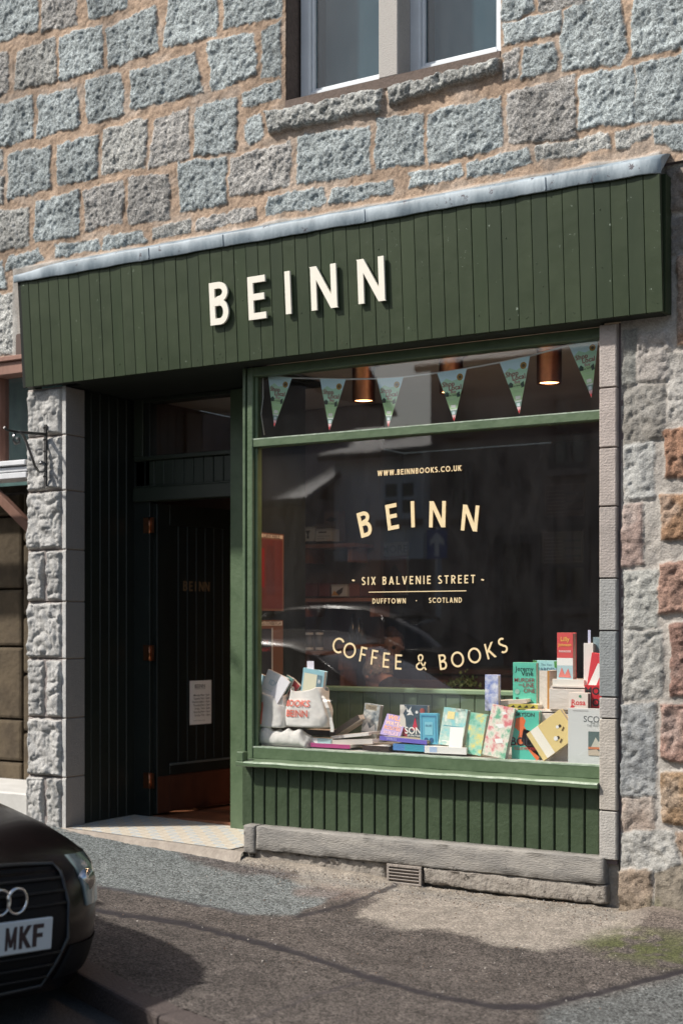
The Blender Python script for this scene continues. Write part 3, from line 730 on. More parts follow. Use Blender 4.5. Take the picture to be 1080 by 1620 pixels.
# ------------------------------------------------------------------ shopfront (parts of the building)
FX0, FX1 = PX(38, -.09), PX(1048, -.09)
FZ0, FZ1 = H + 1.410, H + 2.040
lean = .045
Lm = Matrix(((1, 0, 0, 0), (0, 1, -lean / (FZ1 - FZ0), -.09 + lean / (FZ1 - FZ0) * FZ0), (0, 0, 1, 0), (0, 0, 0, 1)))
nb = 50; bw = (FX1 - FX0) / nb
bm = bmesh.new(); rb = random.Random(5)
for i in range(nb):
    x0 = FX0 + i * bw
    box(bm, x0 + .0010, x0 + bw - .0010, 0 + rb.uniform(-.001, .001), .018, FZ0, FZ1, bev=.0018, M=Lm, mat=rb.choice([0, 0, 1, 2]))
for k in range(150):   # paint blisters and filled nail heads
    i = rb.randrange(nb); x = FX0 + (i + .5 + rb.uniform(-.3, .3)) * bw; z = FZ0 + (rb.gauss(.055, .012) if k % 3 else rb.uniform(.1, .58)); s_ = rb.uniform(.0015, .0035)
    r_ = bmesh.ops.create_icosphere(bm, subdivisions=1, radius=1)
    for v in r_['verts']: v.co = Lm @ Vector((x + v.co.x * s_, v.co.y * s_ * .7, z + v.co.z * s_ * 1.3))
M_f2 = mat('fascia_paint_b', (.022, .035, .016), (.030, .044, .020), 5, .48, .16, 14, spec=.3, chips=((.20, .24, .19, 1), .672, 27), rvar=.08, stretch=(1, 1, .3))
M_f3 = mat('fascia_paint_c', (.027, .042, .019), (.037, .053, .025), 5, .44, .16, 14, spec=.3, chips=((.20, .24, .19, 1), .668, 33), rvar=.08, stretch=(1, 1, .3))
fascia = fin('fascia', bm, [M_fascia, M_f2, M_f3], B)
bm = bmesh.new()
box(bm, FX0 - .006, FX0 + .016, .0, .02, FZ0 - .002, FZ1, M=Lm)     # end trims
box(bm, FX0 + .004, FX1 - .004, .0182, .03, FZ0 + .004, FZ1 - .004, M=Lm)
fin('fascia_backing', bm, M_backing, fascia)
bm = bmesh.new()
box(bm, FX0 - .004, FX0 + .012, -.068, .05, FZ0 + .002, FZ1 - .004)
fin('end_cheek', bm, M_fascia, fascia)
bm = bmesh.new(); box(bm, FX1 - .02, FX1 + .004, -.066, .012, FZ0 + .002, FZ1 - .004)
fin('end_cheek', bm, M_fascia, fascia)
bm = bmesh.new()
box(bm, FX0 + .013, PX(126, 0), -.066, -.035, FZ0 + .001, FZ0 + .02)
box(bm, PX(126, 0) - .0, PX(946, 0), -.066, .075, FZ0 + .001, FZ0 + .02)
box(bm, PX(946, 0) , FX1 - .021, -.066, .02, FZ0 + .001, FZ0 + .02)
fin('soffit', bm, M_mouse, fascia)
# lead flashing: dressed sheet with a rolled, slightly uneven edge
bm = bmesh.new(); n = 110; prof = [(-.0, .112), (-.06, .098), (-.125, .072), (-.146, .064), (-.152, .052), (-.151, .024), (-.149, -.006), (-.146, -.010), (-.146, .0)]
rows = []
for i in range(n + 1):
    t = i / n; x = FX0 - .025 + (FX1 - FX0 + .03) * t
    wv = .0022 * math.sin(t * 37) + .0018 * math.sin(t * 91 + 1) + rb.uniform(-.0015, .0015)
    endl = ss(0, .09, t); dl = float(-.028 * (1 - endl))
    sc_ = float(ss(1.001, .985, t)) * .12 + .88
    rows.append([bm.verts.new((x, yy * sc_ + wv * .5 * (k > 1), FZ1 - .008 + zz_ * (1 if k < 5 else 1) + wv * (k > 2) * .8 + dl * (k < 6))) for k, (yy, zz_) in enumerate(prof)])
for A, Bq in zip(rows, rows[1:]):
    for i in range(len(prof) - 1): f = bm.faces.new((A[i], A[i + 1], Bq[i + 1], Bq[i])); f.smooth = True
bm.faces.new(rows[-1]); bm.faces.new(rows[0])
for t in (.255, .385, .61, .86):   # lap joints
    x = FX0 + (FX1 - FX0) * t
    box(bm, x, x + .007, -.156, -.148, FZ1 - .014, FZ1 + .048, bev=.002)
fl = fin('lead_flashing', bm, M_lead, fascia)
# the five raised letters
SGN = [('B', 331, 369, 448, 517, 'raised cream letter B'), ('E', 392, 426, 437, 508, None), ('I', 451, 463, 430, 499, None), ('N', 491, 536, 418, 493, None), ('N', 565, 611, 407, 483, None)]
# baseline and cap line measured on the leaning face
def letter_at(ch, pxl, pyb, pyt):
    bm = bmesh.new()
    Yf = -.115
    P = at(pxl, pyb, Yf); T_ = at(pxl, pyt, Yf); cap = (T_.z - P.z)
    M = wallM(P, 0, cap) @ Matrix.Translation((0, 0, 0.04 / cap * 0))
    # follow the lean of the boards
    put_glyph(bm, ch, M, .150, .013 / cap, eps=.0006)
    k = lean / (FZ1 - FZ0)
    for v_ in bm.verts: v_.co.y += -k * (v_.co.z - (FZ0 + (FZ1 - FZ0) / 2)) - .008
    return fin('letter', bm, M_letter, fascia)
for ch, xl, yb, yt in (('B', 335.5, 516, 450), ('E', 396, 507.5, 440.5), ('I', 454.5, 498, 431.5), ('N', 495, 492.5, 424.5), ('N', 569, 482, 413)):
    letter_at(ch, xl, yb, yt)

# ---- window frame
GY = .10; FY = .062
xW0 = PX(391, FY); xW1 = PX(948, FY) + .05
zT0, zT1 = H + .968, H + 1.013
zR1 = H - .668; zR0 = H - .733
bm = bmesh.new()
box(bm, PX(383.5, FY), PX(388, FY), FY, .16, zR0, H + 1.405, bev=.003)
box(bm, PX(391, FY), PX(400, FY), FY - .002, .15, zR0, H + 1.405, bev=.004)
box(bm, PX(388, FY), PX(391, FY), FY + .03, .14, zR0, H + 1.40)
xa = PX(400, FY)
box(bm, xa, xW1, FY, .13, zT0, zT1, bev=.004)
box(bm, xa, xW1, FY, .13, zR0, zR1, bev=.005)
box(bm, xa, xW1, FY, .13, H + 1.355, H + 1.405, bev=.004)
# beads against the glass
xb = PX(404.5, GY)
for z0, z1 in ((zR1, zT0), (zT1, H + 1.355)):
    box(bm, xa - .001, xa + .016, GY - .022, GY - .003, z0, z1, bev=.004)
shopwin = fin('shop_window', bm, M_frame, B)
bm = bmesh.new()
for z0, z1 in ((zR1, zT0), (zT1, H + 1.355)):
    box(bm, xa, xW1, GY, GY + .006, z0, z1)
pane = fin('pane', bm, M_glass, shopwin)
M_edge_hi = mat('painted_highlight', (.17, .24, .16), (.36, .42, .34), 22, .5, .3, 60)  # pale colour paints in the sunlit highlight on frame and sill edges
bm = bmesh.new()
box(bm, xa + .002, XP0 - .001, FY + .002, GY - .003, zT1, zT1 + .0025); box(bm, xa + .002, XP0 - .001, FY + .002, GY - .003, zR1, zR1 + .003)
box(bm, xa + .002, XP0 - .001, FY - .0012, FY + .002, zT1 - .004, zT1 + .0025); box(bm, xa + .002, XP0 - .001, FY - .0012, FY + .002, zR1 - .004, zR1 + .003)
fin('edge_highlight', bm, M_edge_hi, shopwin)
bm = bmesh.new()
lx0 = PX(373.5, -.03)
vs = []
Lp = [(.075, zR0 + .004), (-.028, H - .742), (-.034, H - .747), (-.034, H - .764), (-.028, H - .768), (.075, H - .768)]
for x in list(np.linspace(lx0, XP0 - .001, 30)):
    vs.append([bm.verts.new((x, y, z + .0012 * math.sin(x * 23) )) for y, z in Lp])
for A, Bq in zip(vs, vs[1:]):
    for i in range(6): bm.faces.new((A[i], A[(i + 1) % 6], Bq[(i + 1) % 6], Bq[i]))
bm.faces.new(vs[0]); bm.faces.new(vs[-1])
box(bm, lx0, lx0 + .045, -.028, .02, H - .742, H - .69, bev=.004)
fin('window_sill', bm, M_frame, shopwin)
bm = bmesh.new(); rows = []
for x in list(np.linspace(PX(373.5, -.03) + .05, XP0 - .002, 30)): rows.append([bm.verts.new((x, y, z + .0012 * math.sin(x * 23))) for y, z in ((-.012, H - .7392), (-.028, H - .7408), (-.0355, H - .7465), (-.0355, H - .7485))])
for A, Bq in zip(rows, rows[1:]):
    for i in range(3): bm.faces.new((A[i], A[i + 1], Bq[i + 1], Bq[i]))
fin('edge_highlight', bm, M_edge_hi, shopwin)  # painted highlight strip along the sill lip
# display deck inside
bm = bmesh.new(); box(bm, PX(392, .13), -2.40, .131, .80, H - .72, H - .671, bev=0)
fin('display_deck', bm, mat('deck_paint', (.5, .5, .48), (.42, .42, .40), 12, .6), shopwin)

# ---- stall riser (boarded panel) and stone plinth
bm = bmesh.new(); x = PX(384, .05); xe = XP0 + .01; bwid = .0768
zb0 = H - 1.10
while x < xe - .01:
    x1 = min(x + bwid - .009, xe)
    box(bm, x, x1, .044, .062, zb0, H - .769, bev=.004); x += bwid
box(bm, PX(384, .05), xe, .0625, .075, zb0, H - .768)
fin('stall_riser', bm, M_riser, B)
def stone_bar(bm, x0, x1, z0, z1, yf, yb, n=70, amp=.006, bot=.012, seed=0):
    rows = []
    for i in range(n + 1):
        x = x0 + (x1 - x0) * i / n; a = []
        e = min(i, n - i) / 2.0; rnd = .008 * max(0, 1 - e)
        for k, (y, z) in enumerate(((yb, z1 + .004), (yf + .006, z1 + .001), (yf + .0015, z1 - .002), (yf, z1 - .007), (yf, z1 * .7 + z0 * .3), (yf - .001, z1 * .35 + z0 * .65), (yf, z0 + .006), (yf + .004, z0), (yb, z0))):
            nz = (float(fbm(np.array(x * 14.), np.array(k * 1.9 + seed), 4, 2)) - .5)
            a.append(bm.verts.new((x, y + amp * nz * 1.6 + rnd, z + (bot if k > 5 else amp * .6) * nz)))
        rows.append(a)
    for A, Bq in zip(rows, rows[1:]):
        for i in range(8): f = bm.faces.new((A[i], A[i + 1], Bq[i + 1], Bq[i])); f.smooth = True
        bm.faces.new((A[8], A[0], Bq[0], Bq[8]))
    bm.faces.new(rows[0]); bm.faces.new(rows[-1])
PZ1 = H - 1.088; PZ0 = H - 1.212
bm = bmesh.new(); stone_bar(bm, PX(385, -.03), PX(402.5, -.03), PZ0 - .02, PZ1 + .002, -.034, .06, n=8, seed=4)
fin('plinth_stone', bm, M_sand, B)
bm = bmesh.new(); stone_bar(bm, PX(404, -.03), PX(954, -.03), PZ0, PZ1, -.03, .06, n=260, amp=.009, seed=1)
fin('plinth_stone', bm, M_sand, B)
bm = bmesh.new()   # lower course, set back and crumbling
stone_bar(bm, PX(402, 0), PX(609, 0), H - 1.34, PZ0 - .004, -.004, .06, n=120, amp=.03, bot=.03, seed=2)
stone_bar(bm, PX(667, -.03), PX(957, -.03), H - 1.30, PZ0 - .005, -.022, .06, n=170, amp=.014, bot=.03, seed=3)
stone_bar(bm, PX(384, .01), PX(404, .01), H - 1.34, PZ0 - .02, .004, .06, n=12, amp=.03, bot=.02, seed=9)
box(bm, PX(384, 0), PX(975, 0), .03, .10, H - 1.45, PZ1 - .004)
fin('plinth_footing', bm, mat('weathered_footing', (.20, .175, .15), (.31, .28, .24), 16, .95, .9, 60, chips=((.07, .06, .05, 1), .6, 18)), B)
# air vent
vz1, vz0 = at(640, 1369, -.035).z, at(640, 1400, -.035).z; vx0, vx1 = PX(611, -.035), PX(666, -.035)
bm = bmesh.new()
box(bm, vx0, vx1, -.036, -.024, vz1 - .014, vz1, bev=.002); box(bm, vx0, vx1, -.036, -.024, vz0, vz0 + .01, bev=.002)
box(bm, vx0, vx0 + .016, -.036, -.024, vz0 + .01, vz1 - .014, bev=.002); box(bm, vx1 - .014, vx1, -.036, -.024, vz0 + .01, vz1 - .014, bev=.002)
box(bm, vx0 + .01, vx1 - .01, -.020, .02, vz0, vz1)
vent = fin('air_vent', bm, mat('vent_clay', (.22, .19, .165), (.28, .245, .21), 40, .85, .4, 90), B)
bm = bmesh.new()
for k in range(4):
    zz_ = vz0 + .02 + k * (vz1 - vz0 - .04) / 3.6
    Mx = Matrix.Translation((0, -.029, zz_)) @ Matrix.Rotation(R(-35), 4, 'X')
    box(bm, vx0 + .014, vx1 - .012, -.010, .010, -.002, .002, M=Mx)
fin('louvre', bm, _mats['vent_clay'], vent)

# ------------------------------------------------------------------ door recess
RX0 = PX(103, 0) + .002                     # left side of the recess
RXj = PX(384, .1)                           # return of the window
RY = .60
bm = bmesh.new()
y = .146
while y < .72:
    box(bm, RX0 - .03, RX0 + (.0 if abs(y - .146) > .03 else .004), y, min(y + .079, .73), H - 1.25, H + 1.41, bev=.004); y += .0815
box(bm, RX0 - .06, RX0 - .031, .15, .73, H - 1.25, H + 1.41)
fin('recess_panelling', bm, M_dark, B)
bm = bmesh.new(); box(bm, RX0 - .05, RXj + .05, .03, .85, H + 1.412, H + 1.44); fin('recess_ceiling', bm, M_mouse, B)
bm = bmesh.new(); box(bm, RXj, RXj + .02, .17, .70, H - 1.25, H + 1.41); fin('recess_return', bm, M_dark, B)
# tiled step: a checked pattern of small diamonds
tA = mat('tile_cream', (.66, .60, .50), (.58, .53, .44), 20, .45, .1, 60); tB = mat('tile_blue', (.50, .53, .54), (.44, .47, .48), 20, .45, .1, 60); tC = mat('tile_buff', (.60, .52, .42), (.54, .47, .37), 20, .45, .1, 60)
def floor_z(x, y): return H - 1.196 - .030 * (x - RX0) / (RXj - RX0)
bm = bmesh.new(); ts = .075; nn = int((RXj - RX0) / ts) + 2; x0_, x1_, y0_, y1_ = RX0, RXj, -.015, .655
for i in range(nn):
    for j in range(10):
        xa_, xb_ = x0_ + i * ts, min(x0_ + i * ts + ts, x1_); ya_, yb_ = y0_ + j * ts, min(y0_ + j * ts + ts, y1_)
        if xb_ - xa_ < .005 or yb_ - ya_ < .005: continue
        g = .0008; xa_ += g; xb_ -= g; ya_ += g; yb_ -= g
        cen = ((xa_ + xb_) / 2, (ya_ + yb_) / 2)
        cs = [(xa_, ya_), (xb_, ya_), (xb_, yb_), (xa_, yb_)]
        vv = [bm.verts.new((p[0], p[1], floor_z(*p))) for p in cs]; vc = bm.verts.new((cen[0], cen[1], floor_z(*cen)))
        for k in range(4):
            f = bm.faces.new((vv[k], vv[(k + 1) % 4], vc)); f.material_index = [0, 1, 0, 2][(k + (i + j) % 2 * 1) % 4]
me = bpy.data.meshes.new('tiled_step'); bm.to_mesh(me); bm.free(); ts_o = link('tiled_step', me, [tA, tB, tC], B)
bm = bmesh.new(); rows = []
for i in range(60):
    x = RX0 + (PX(385, -.03) - .002 - RX0) * i / 59; z = floor_z(x, 0); nz = float(fbm(np.array(x * 12.), np.array(1.), 4, 3)) - .5
    pz = pav_z(x, -.09)
    rows.append([bm.verts.new(q) for q in ((x, .66, z - .006), (x, -.012, z - .006), (x, -.018, z - .001), (x, -.035, z - .003), (x, -.045 + .01 * nz, z - .012), (x, -.06 + .03 * nz, pz + .002), (x, -.10 + .05 * nz, pz - .012))])
for A, Bq in zip(rows, rows[1:]):
    for i in range(6): f = bm.faces.new((A[i], A[i + 1], Bq[i + 1], Bq[i])); f.smooth = True
fin('step_edge', bm, mat('step_cement', (.24, .205, .17), (.32, .28, .235), 20, .9, .5, 70), B)

dx0 = PX(240, .64)                      # hinge side of the door opening
dxr = PX(366, RY)                       # face of the right jamb
bm = bmesh.new()
zc1, zc0 = H + .853, H + .768
box(bm, RX0 + .001, dx0 - .006, RY + .03, .70, H - 1.25, H + 1.41, bev=.003)
box(bm, dxr, RXj - .001, RY, .70, floor_z(RXj, 0) - .01, H + 1.41, bev=.003)
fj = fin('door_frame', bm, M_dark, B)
bm = bmesh.new(); box(bm, dxr - .0, RXj - .002, RY - .012, RY - .0005, floor_z(RXj, 0) + .0, H + 1.405, bev=.003); fin('jamb_face', bm, M_frame, fj)
bm = bmesh.new()
box(bm, RX0 + .01, dxr - .001, RY, .70, zc0, zc1, bev=.004); box(bm, RX0 + .01, dxr - .001, RY + .01, .69, zc1 + .001, zc1 + .012, bev=.002)
z = 0; xx = RX0 + .012
while xx < dxr - .02:
    box(bm, xx, min(xx + .072, dxr - .002), RY + .03, .66, zc1 + .012, H + 1.022, bev=.004); xx += .076
box(bm, RX0 + .01, dxr - .001, RY + .008, .69, H + 1.023, H + 1.05, bev=.004)
box(bm, RX0 + .01, RX0 + .085, RY + .008, .69, H + 1.05, H + 1.41, bev=.004)
box(bm, RX0 + .085, dxr - .001, RY + .008, .69, H + 1.385, H + 1.41, bev=.004)
fl_ = fin('fanlight', bm, mat('fanlight_paint', (.022, .028, .019), (.028, .036, .024), 6, .45, .15, 40), B)  # slightly lighter green than the door paint
bm = bmesh.new(); box(bm, RX0 + .085, dxr, RY + .035, RY + .041, H + 1.05, H + 1.385); fin('pane', bm, M_glass, fl_)

# door leaf, folded back into the shop at right angles to the front
def leafM(): return Matrix.Translation((dx0 + .004, .665, 0)) @ Matrix.Rotation(R(82), 4, 'Z')
LM = leafM(); LW = .86; dz0, dz1 = H - 1.185, zc0 - .01
bm = bmesh.new()
box(bm, 0, .11, -.022, .022, dz0, dz1, bev=.003, M=LM); box(bm, LW - .11, LW, -.022, .022, dz0, dz1, bev=.003, M=LM)
box(bm, .11, LW - .11, -.0215, .0215, dz1 - .13, dz1, bev=.003, M=LM)
box(bm, .11, LW - .11, -.0215, .0215, dz0 + .235, dz0 + .30, bev=.003, M=LM)
for k in range(8):
    xk = .11 + k * (LW - .22) / 8; box(bm, xk + .002, xk + (LW - .22) / 8 - .002, -.012, .010, dz0 + .30, dz1 - .13, bev=.003, M=LM)
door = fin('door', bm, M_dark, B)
bm = bmesh.new(); box(bm, .112, LW - .112, -.0232, .02, dz0 + .005, dz0 + .234, M=LM); box(bm, .002, .11, -.026, -.0222, dz0 + .005, dz0 + .232, M=LM)
box(bm, .104, LW - .02, -.029, -.0235, dz0 + .02, dz0 + .225, M=LM)
fin('kick_plate', bm, mat('mahogany_kickboard', (.10, .036, .020), (.07, .024, .014), 4, .35, .1, 30, stretch=(5, 1, 1)), door)
bm = bmesh.new(); box(bm, .105, LW - .105, -.028, -.0225, dz0 + .295, dz0 + .31, bev=.002, M=LM)
fin('bead', bm, mat('grey_bead', (.09, .10, .095), rough=.4), door)
for py in (831, 1033, 1235):
    z = at(233, py, .62).z
    bm = bmesh.new()
    box(bm, dx0 - .055, dx0 - .008, RY + .0265, RY + .0295, z - .048, z + .048)
    box(bm, dx0 + .004, dx0 + .03, RY + .0265, RY + .0295, z - .048, z + .048)
    tube(bm, [(dx0 - .002, RY + .022, z - .05), (dx0 - .002, RY + .022, z + .05)], .007, 10)
    fin('hinge', bm, M_copper, door)
def leaf_s(px_):
    u = (px_ - 540) / F; k1, k2 = CA + u * SA, u * CA - SA; c_, n_ = math.cos(R(82)), math.sin(R(82))
    return ((.665 + D) * k2 - (dx0 + .004) * k1) / (c_ * k1 - n_ * k2)
LB = Matrix(((1, 0, 0, 0), (0, 0, -1, 0), (0, 1, 0, 0), (0, 0, 0, 1)))
# faint lettering on the door
bm = bmesh.new(); cap = .062; xx = .0; s0_ = leaf_s(288)
for ch in 'BEINN':
    put_glyph(bm, ch, LM @ Matrix.Translation((s0_ + xx, -.0125, H + .215)) @ LB @ Matrix.Scale(cap, 4), .16, .01); xx += .052 if ch != 'I' else .036
fin('door_lettering', bm, mat('dull_gilt', (.20, .12, .06), rough=.6), door)
# ------------------------------------------------------------------ shop interior (parts of the building)
FLZ = H - 1.20; CZ = H + 1.46
IX0, IX1, IY1 = RX0 - .12, PX(975, .1) + .3, 4.3
bm = bmesh.new(); box(bm, IX0, IX1, .705, IY1, FLZ - .05, FLZ); box(bm, dx0 - .02, dxr + .02, .66, .705, FLZ - .06, FLZ + .004)
fin('shop_floor', bm, M_wood_floor, B)
bm = bmesh.new(); box(bm, IX0, IX1, IY1, IY1 + .1, FLZ, CZ); box(bm, IX0 - .1, IX0, .74, IY1, FLZ, CZ); box(bm, IX1, IX1 + .1, .14, IY1, FLZ, CZ)
fin('shop_wall', bm, M_int, B)
bm = bmesh.new(); box(bm, RXj + .021, IX1, .17, IY1, CZ, CZ + .05); box(bm, IX0, RXj + .02, .71, IY1, CZ + .001, CZ + .05); fin('shop_ceiling', bm, M_ceil, B)
bm = bmesh.new(); box(bm, -7.6, IX0 - .11, 1.5, 1.6, -.4, 5.7); box(bm, XP1 + .05, -.7, .16, .3, -.3, 3.0); box(bm, -7.6, -.7, 1.3, 1.4, 2.95, 5.7); fin('back_wall', bm, M_int, B)

def flat_mat(c, rough=.55): 
    k = 'ink_%d_%d_%d' % tuple(int(x) for x in c)
    return mat(k, S(*c), rough=rough)
def deco_mesh(name, items, w, h, M, parent, eps=.0004):
    """printed artwork on a flat cover: items in 0..1 cover space"""
    mats = []; bm = bmesh.new()
    def mi(c):
        m = flat_mat(c)
        if m not in mats: mats.append(m)
        return mats.index(m)
    for k, it in enumerate(items):
        off = eps * (k + 1); kind = it[0]
        T = M @ Matrix.Translation((0, 0, off))
        if kind == 'rect':
            _, u0, v0, u1, v1, c = it; prism(bm, [((u0 - .5) * w, v0 * h), ((u1 - .5) * w, v0 * h), ((u1 - .5) * w, v1 * h), ((u0 - .5) * w, v1 * h)], T, .0002, mi(c))
        elif kind == 'poly':
            _, pts, c = it; prism(bm, [((u - .5) * w, v * h) for u, v in pts], T, .0002, mi(c))
        elif kind == 'disc':
            _, u, v, r, c = it; prism(bm, [((u - .5) * w + r * w * math.cos(t), v * h + r * w * math.sin(t)) for t in [math.pi * q / 8 for q in range(16)]], T, .0002, mi(c))
        elif kind == 'text':
            _, s, u, v, sz, c = it[:6]; bold = it[6] if len(it) > 6 else 0
            me = font_mesh(s, sz * w, bold)
            me.transform(T @ Matrix.Translation(((u - .5) * w, v * h, .0003)))
            n0 = len(bm.faces); bm.from_mesh(me); bm.faces.ensure_lookup_table()
            q = mi(c)
            for f in bm.faces[n0:]: f.material_index = q
            bpy.data.meshes.remove(me)
    me = bpy.data.meshes.new(name); bm.to_mesh(me); bm.free()
    return link(name, me, mats, parent)
M_pages = mat('page_block', (.58, .55, .48), (.70, .67, .60), 90, .9, .3, 300, stretch=(1, .02, 1))
M_pagesw = mat('white_pages', (.66, .65, .62), (.76, .75, .72), 90, .9, .3, 300, stretch=(1, .02, 1))
def art_mat(name, c1, c2, c3=None, scale=20):
    if name in _mats: return _mats[name]
    m = mat(name, S(*c1), S(*c2), scale, .45)
    if c3:
        for n in m.node_tree.nodes:
            if n.type == 'VALTORGB':
                e = n.color_ramp.elements.new(.5); e.color = S(*c3)
                n.color_ramp.elements[0].position = .38; n.color_ramp.elements[-1].position = .62
    return m
books = 'books in the window display'
def book(label, cx, cy, Y, wp, hp, t, cover, deco=(), roll=0, lean=0, yaw=0, spine='L', hard=True, pages=None, flip=False, wm=None, hm=None, order='XYZ'):
    u = (cx - 540) / F; s = scl(cx, Y); k = CA + u * SA
    w_ = wm if wm else wp / (s * k); h_ = hm if hm else hp / s
    P = at(cx, cy, Y)
    root = empty('book', (P.x, P.y, P.z - h_ / 2), label, 'book', books)
    base = Matrix(((1, 0, 0, 0), (0, 0, -1, 0), (0, 1, 0, 0), (0, 0, 0, 1)))     # local x right, y up, z towards the street
    M = Matrix.Translation(P) @ Matrix.Rotation(R(yaw), 4, 'Z') @ Matrix.Rotation(R(lean), 4, 'X') @ base @ Matrix.Rotation(R(roll), 4, 'Z') @ Matrix.Translation((0, -h_ / 2, 0))
    cm_ = cover if isinstance(cover, bpy.types.Material) else flat_mat(cover, .4)
    bm = bmesh.new(); ct = .0028 if hard else .0012; ov = .003 if hard else 0
    box(bm, -w_ / 2, w_ / 2, 0, h_, -ct, 0, bev=.0008, M=M); box(bm, -w_ / 2, w_ / 2, 0, h_, -t, -t + ct, bev=.0008, M=M)
    sx = -w_ / 2 if spine == 'L' else w_ / 2 - ct
    box(bm, sx, sx + ct, 0, h_, -t + ct, -ct, M=M)
    fin('cover', bm, cm_, root)
    bm = bmesh.new()
    a, b = (-w_ / 2 + ct, w_ / 2 - ov) if spine == 'L' else (-w_ / 2 + ov, w_ / 2 - ct)
    box(bm, a, b, ov, h_ - ov, -t + ct, -ct, M=M)
    fin('page_block', bm, pages or M_pages, root)
    if deco: deco_mesh('cover_print', deco, w_, h_, M, root)
    return root
W_ = (236, 238, 234); K_ = (30, 30, 34)
# ---- right-hand side of the window
book('teal thriller with an orange running figure, below the teal murder mystery', 830, 1164, .20, 43, 79, .030, (86, 190, 168), [
    ('poly', [(.16, .30), (.30, .58), (.12, .66), (.16, .84), (.42, .88), (.52, .80), (.46, .70), (.56, .60), (.66, .50), (.82, .54), (.84, .58), (.62, .56), (.44, .64), (.36, .40), (.92, .02), (1, .04), (1, .10), (.6, .26), (.4, .34)], (226, 112, 62)),
    ('text', 'L BRYSON', .42, .92, .19, K_, .012), ('text', 'THE', .66, .5, .13, (30, 60, 60), .01), ('text', 'BODY', .5, .37, .40, (34, 22, 24), .02), ('text', 'ILLUSTRATED', .5, .24, .13, (190, 40, 40), .01),
    ('rect', .18, .02, .3, .03, (60, 120, 110))])
book('teal murder mystery with serif author name, standing behind the crates', 829, 1081, .42, 37, 66, .032, (96, 196, 172), [
    ('text', 'Jeremy', .5, .84, .27, (20, 60, 62), .014), ('text', 'Vine', .62, .73, .29, (20, 60, 62), .014), ('text', 'MURDER', .5, .57, .225, (140, 60, 70), .006), ('text', 'ON', .34, .455, .11, (140, 60, 70), .004), ('text', 'LINE', .68, .45, .24, (140, 60, 70), .005), ('text', 'ONE', .72, .32, .24, (140, 60, 70), .005),
    ('disc', .2, .3, .1, (150, 190, 180)), ('rect', .14, .12, .26, .16, (40, 70, 60))])
book('pale blue book with green leaves around the title', 862, 1078, .50, 40, 66, .03, art_mat('leafy_cover', (150, 205, 212), (160, 212, 214), None, 8), [
    ('poly', [(0, 1), (.16, 1), (.2, .86), (.06, .78), (.14, .66), (.02, .6), (.2, .5), (.08, .4), (.24, .3), (0, .2)], (62, 128, 66)), ('poly', [(.84, .98), (1, 1), (1, .8), (.86, .84)], (70, 140, 70)), ('poly', [(.06, .3), (.26, .22), (.3, .04), (.05, .02)], (196, 186, 70)),
    ('text', 'The Year', .55, .9, .12, (80, 120, 140), 0), ('text', 'GARDEN', .55, .78, .2, (80, 110, 140), .01), ('disc', .2, .12, .09, (40, 70, 40))])
book('thick book turned to show its grey page edges and an ochre cover edge', 860, 1093, .36, 20, 64, .12, M_pages, [('rect', .80, 0, 1, 1, (176, 128, 60)), ('rect', .0, 0, .04, 1, (120, 110, 96))], pages=M_pages, yaw=-4, wm=.060, spine='R')
book('red topped paperback with a white band, tallest on the crate pile', 893, 1038, .30, 26, 74, .046, (212, 84, 84), [
    ('rect', 0, 0, 1, .33, (176, 206, 212)), ('rect', 0, .30, 1, .46, W_), ('text', 'Lilly', .5, .86, .36, (238, 190, 90), .012), ('text', 'Johnson', .5, .74, .25, (238, 190, 90), .012), ('text', 'PARADISE', .5, .60, .17, W_, .004), ('poly', [(.1, .05), (.3, .26), (.5, .1), (.7, .24), (.9, .04)], (220, 130, 120))], wm=.085, pages=mat('pinkish_pages', (.42, .25, .22), (.52, .34, .3), 90, .9))
book('whitish book lying flat under the red topped paperback', 898, 1080, .27, 49, 13, .14, (222, 222, 214), pages=M_pagesw, hm=.034, yaw=3)
book('tall white book shown by its pages, beside the red topped paperback', 930, 1052, .30, 19, 69, .10, (226, 224, 218), pages=M_pagesw, wm=.05)
bm = bmesh.new(); P = at(928, 1018, .30); box(bm, P.x - .008, P.x + .006, P.y + .03, P.y + .031, P.z - .08, P.z + .066); bk = fin('bookmark', bm, flat_mat((196, 200, 226))); tag(bk, 'thin lilac bookmark sticking up out of the tall white book', 'bookmark')
book('grey blue book at the far right edge, half hidden by the stone pilaster', 946, 1042, .34, 14, 68, .04, (128, 150, 158), wm=.06)
book('red and white slanted paperback at the far right edge', 943, 1064, .26, 20, 60, .03, (214, 62, 72), [('poly', [(0, 0), (.5, 0), (.9, .7), (.5, .75)], W_), ('text', 'K', .75, .75, .5, (170, 30, 40), .02)], roll=-9, wm=.08)
book('red book with black capitals on its lower part, above the white whisky volume', 944, 1102, .22, 20, 36, .05, (196, 38, 48), [('text', 'MO', .3, .72, .38, K_, .03), ('text', 'MO', .3, .22, .38, K_, .03)], wm=.13)
book('white whisky volume with a small photograph, at the bottom right corner', 930, 1166, .135, 46, 90, .022, (206, 210, 208), [
    ('text', 'SCOTCH', .78, .81, .20, (90, 96, 98), .006), ('text', 'THE STORY OF', .78, .745, .07, (120, 126, 126), 0), ('text', 'THE WATER OF LIFE', .78, .70, .07, (120, 126, 126), 0), ('rect', .12, .955, .5, .962, (130, 130, 130)),
    ('rect', .5, .18, 1.0, .60, (84, 104, 102)), ('poly', [(.55, .3), (.68, .5), (.75, .42), (.86, .52), (.95, .34)], (190, 190, 176)), ('rect', .5, .29, 1.0, .33, (196, 120, 80)), ('poly', [(.5, .18), (.9, .18), (.7, .29), (.5, .27)], (190, 178, 160))], wm=.21)
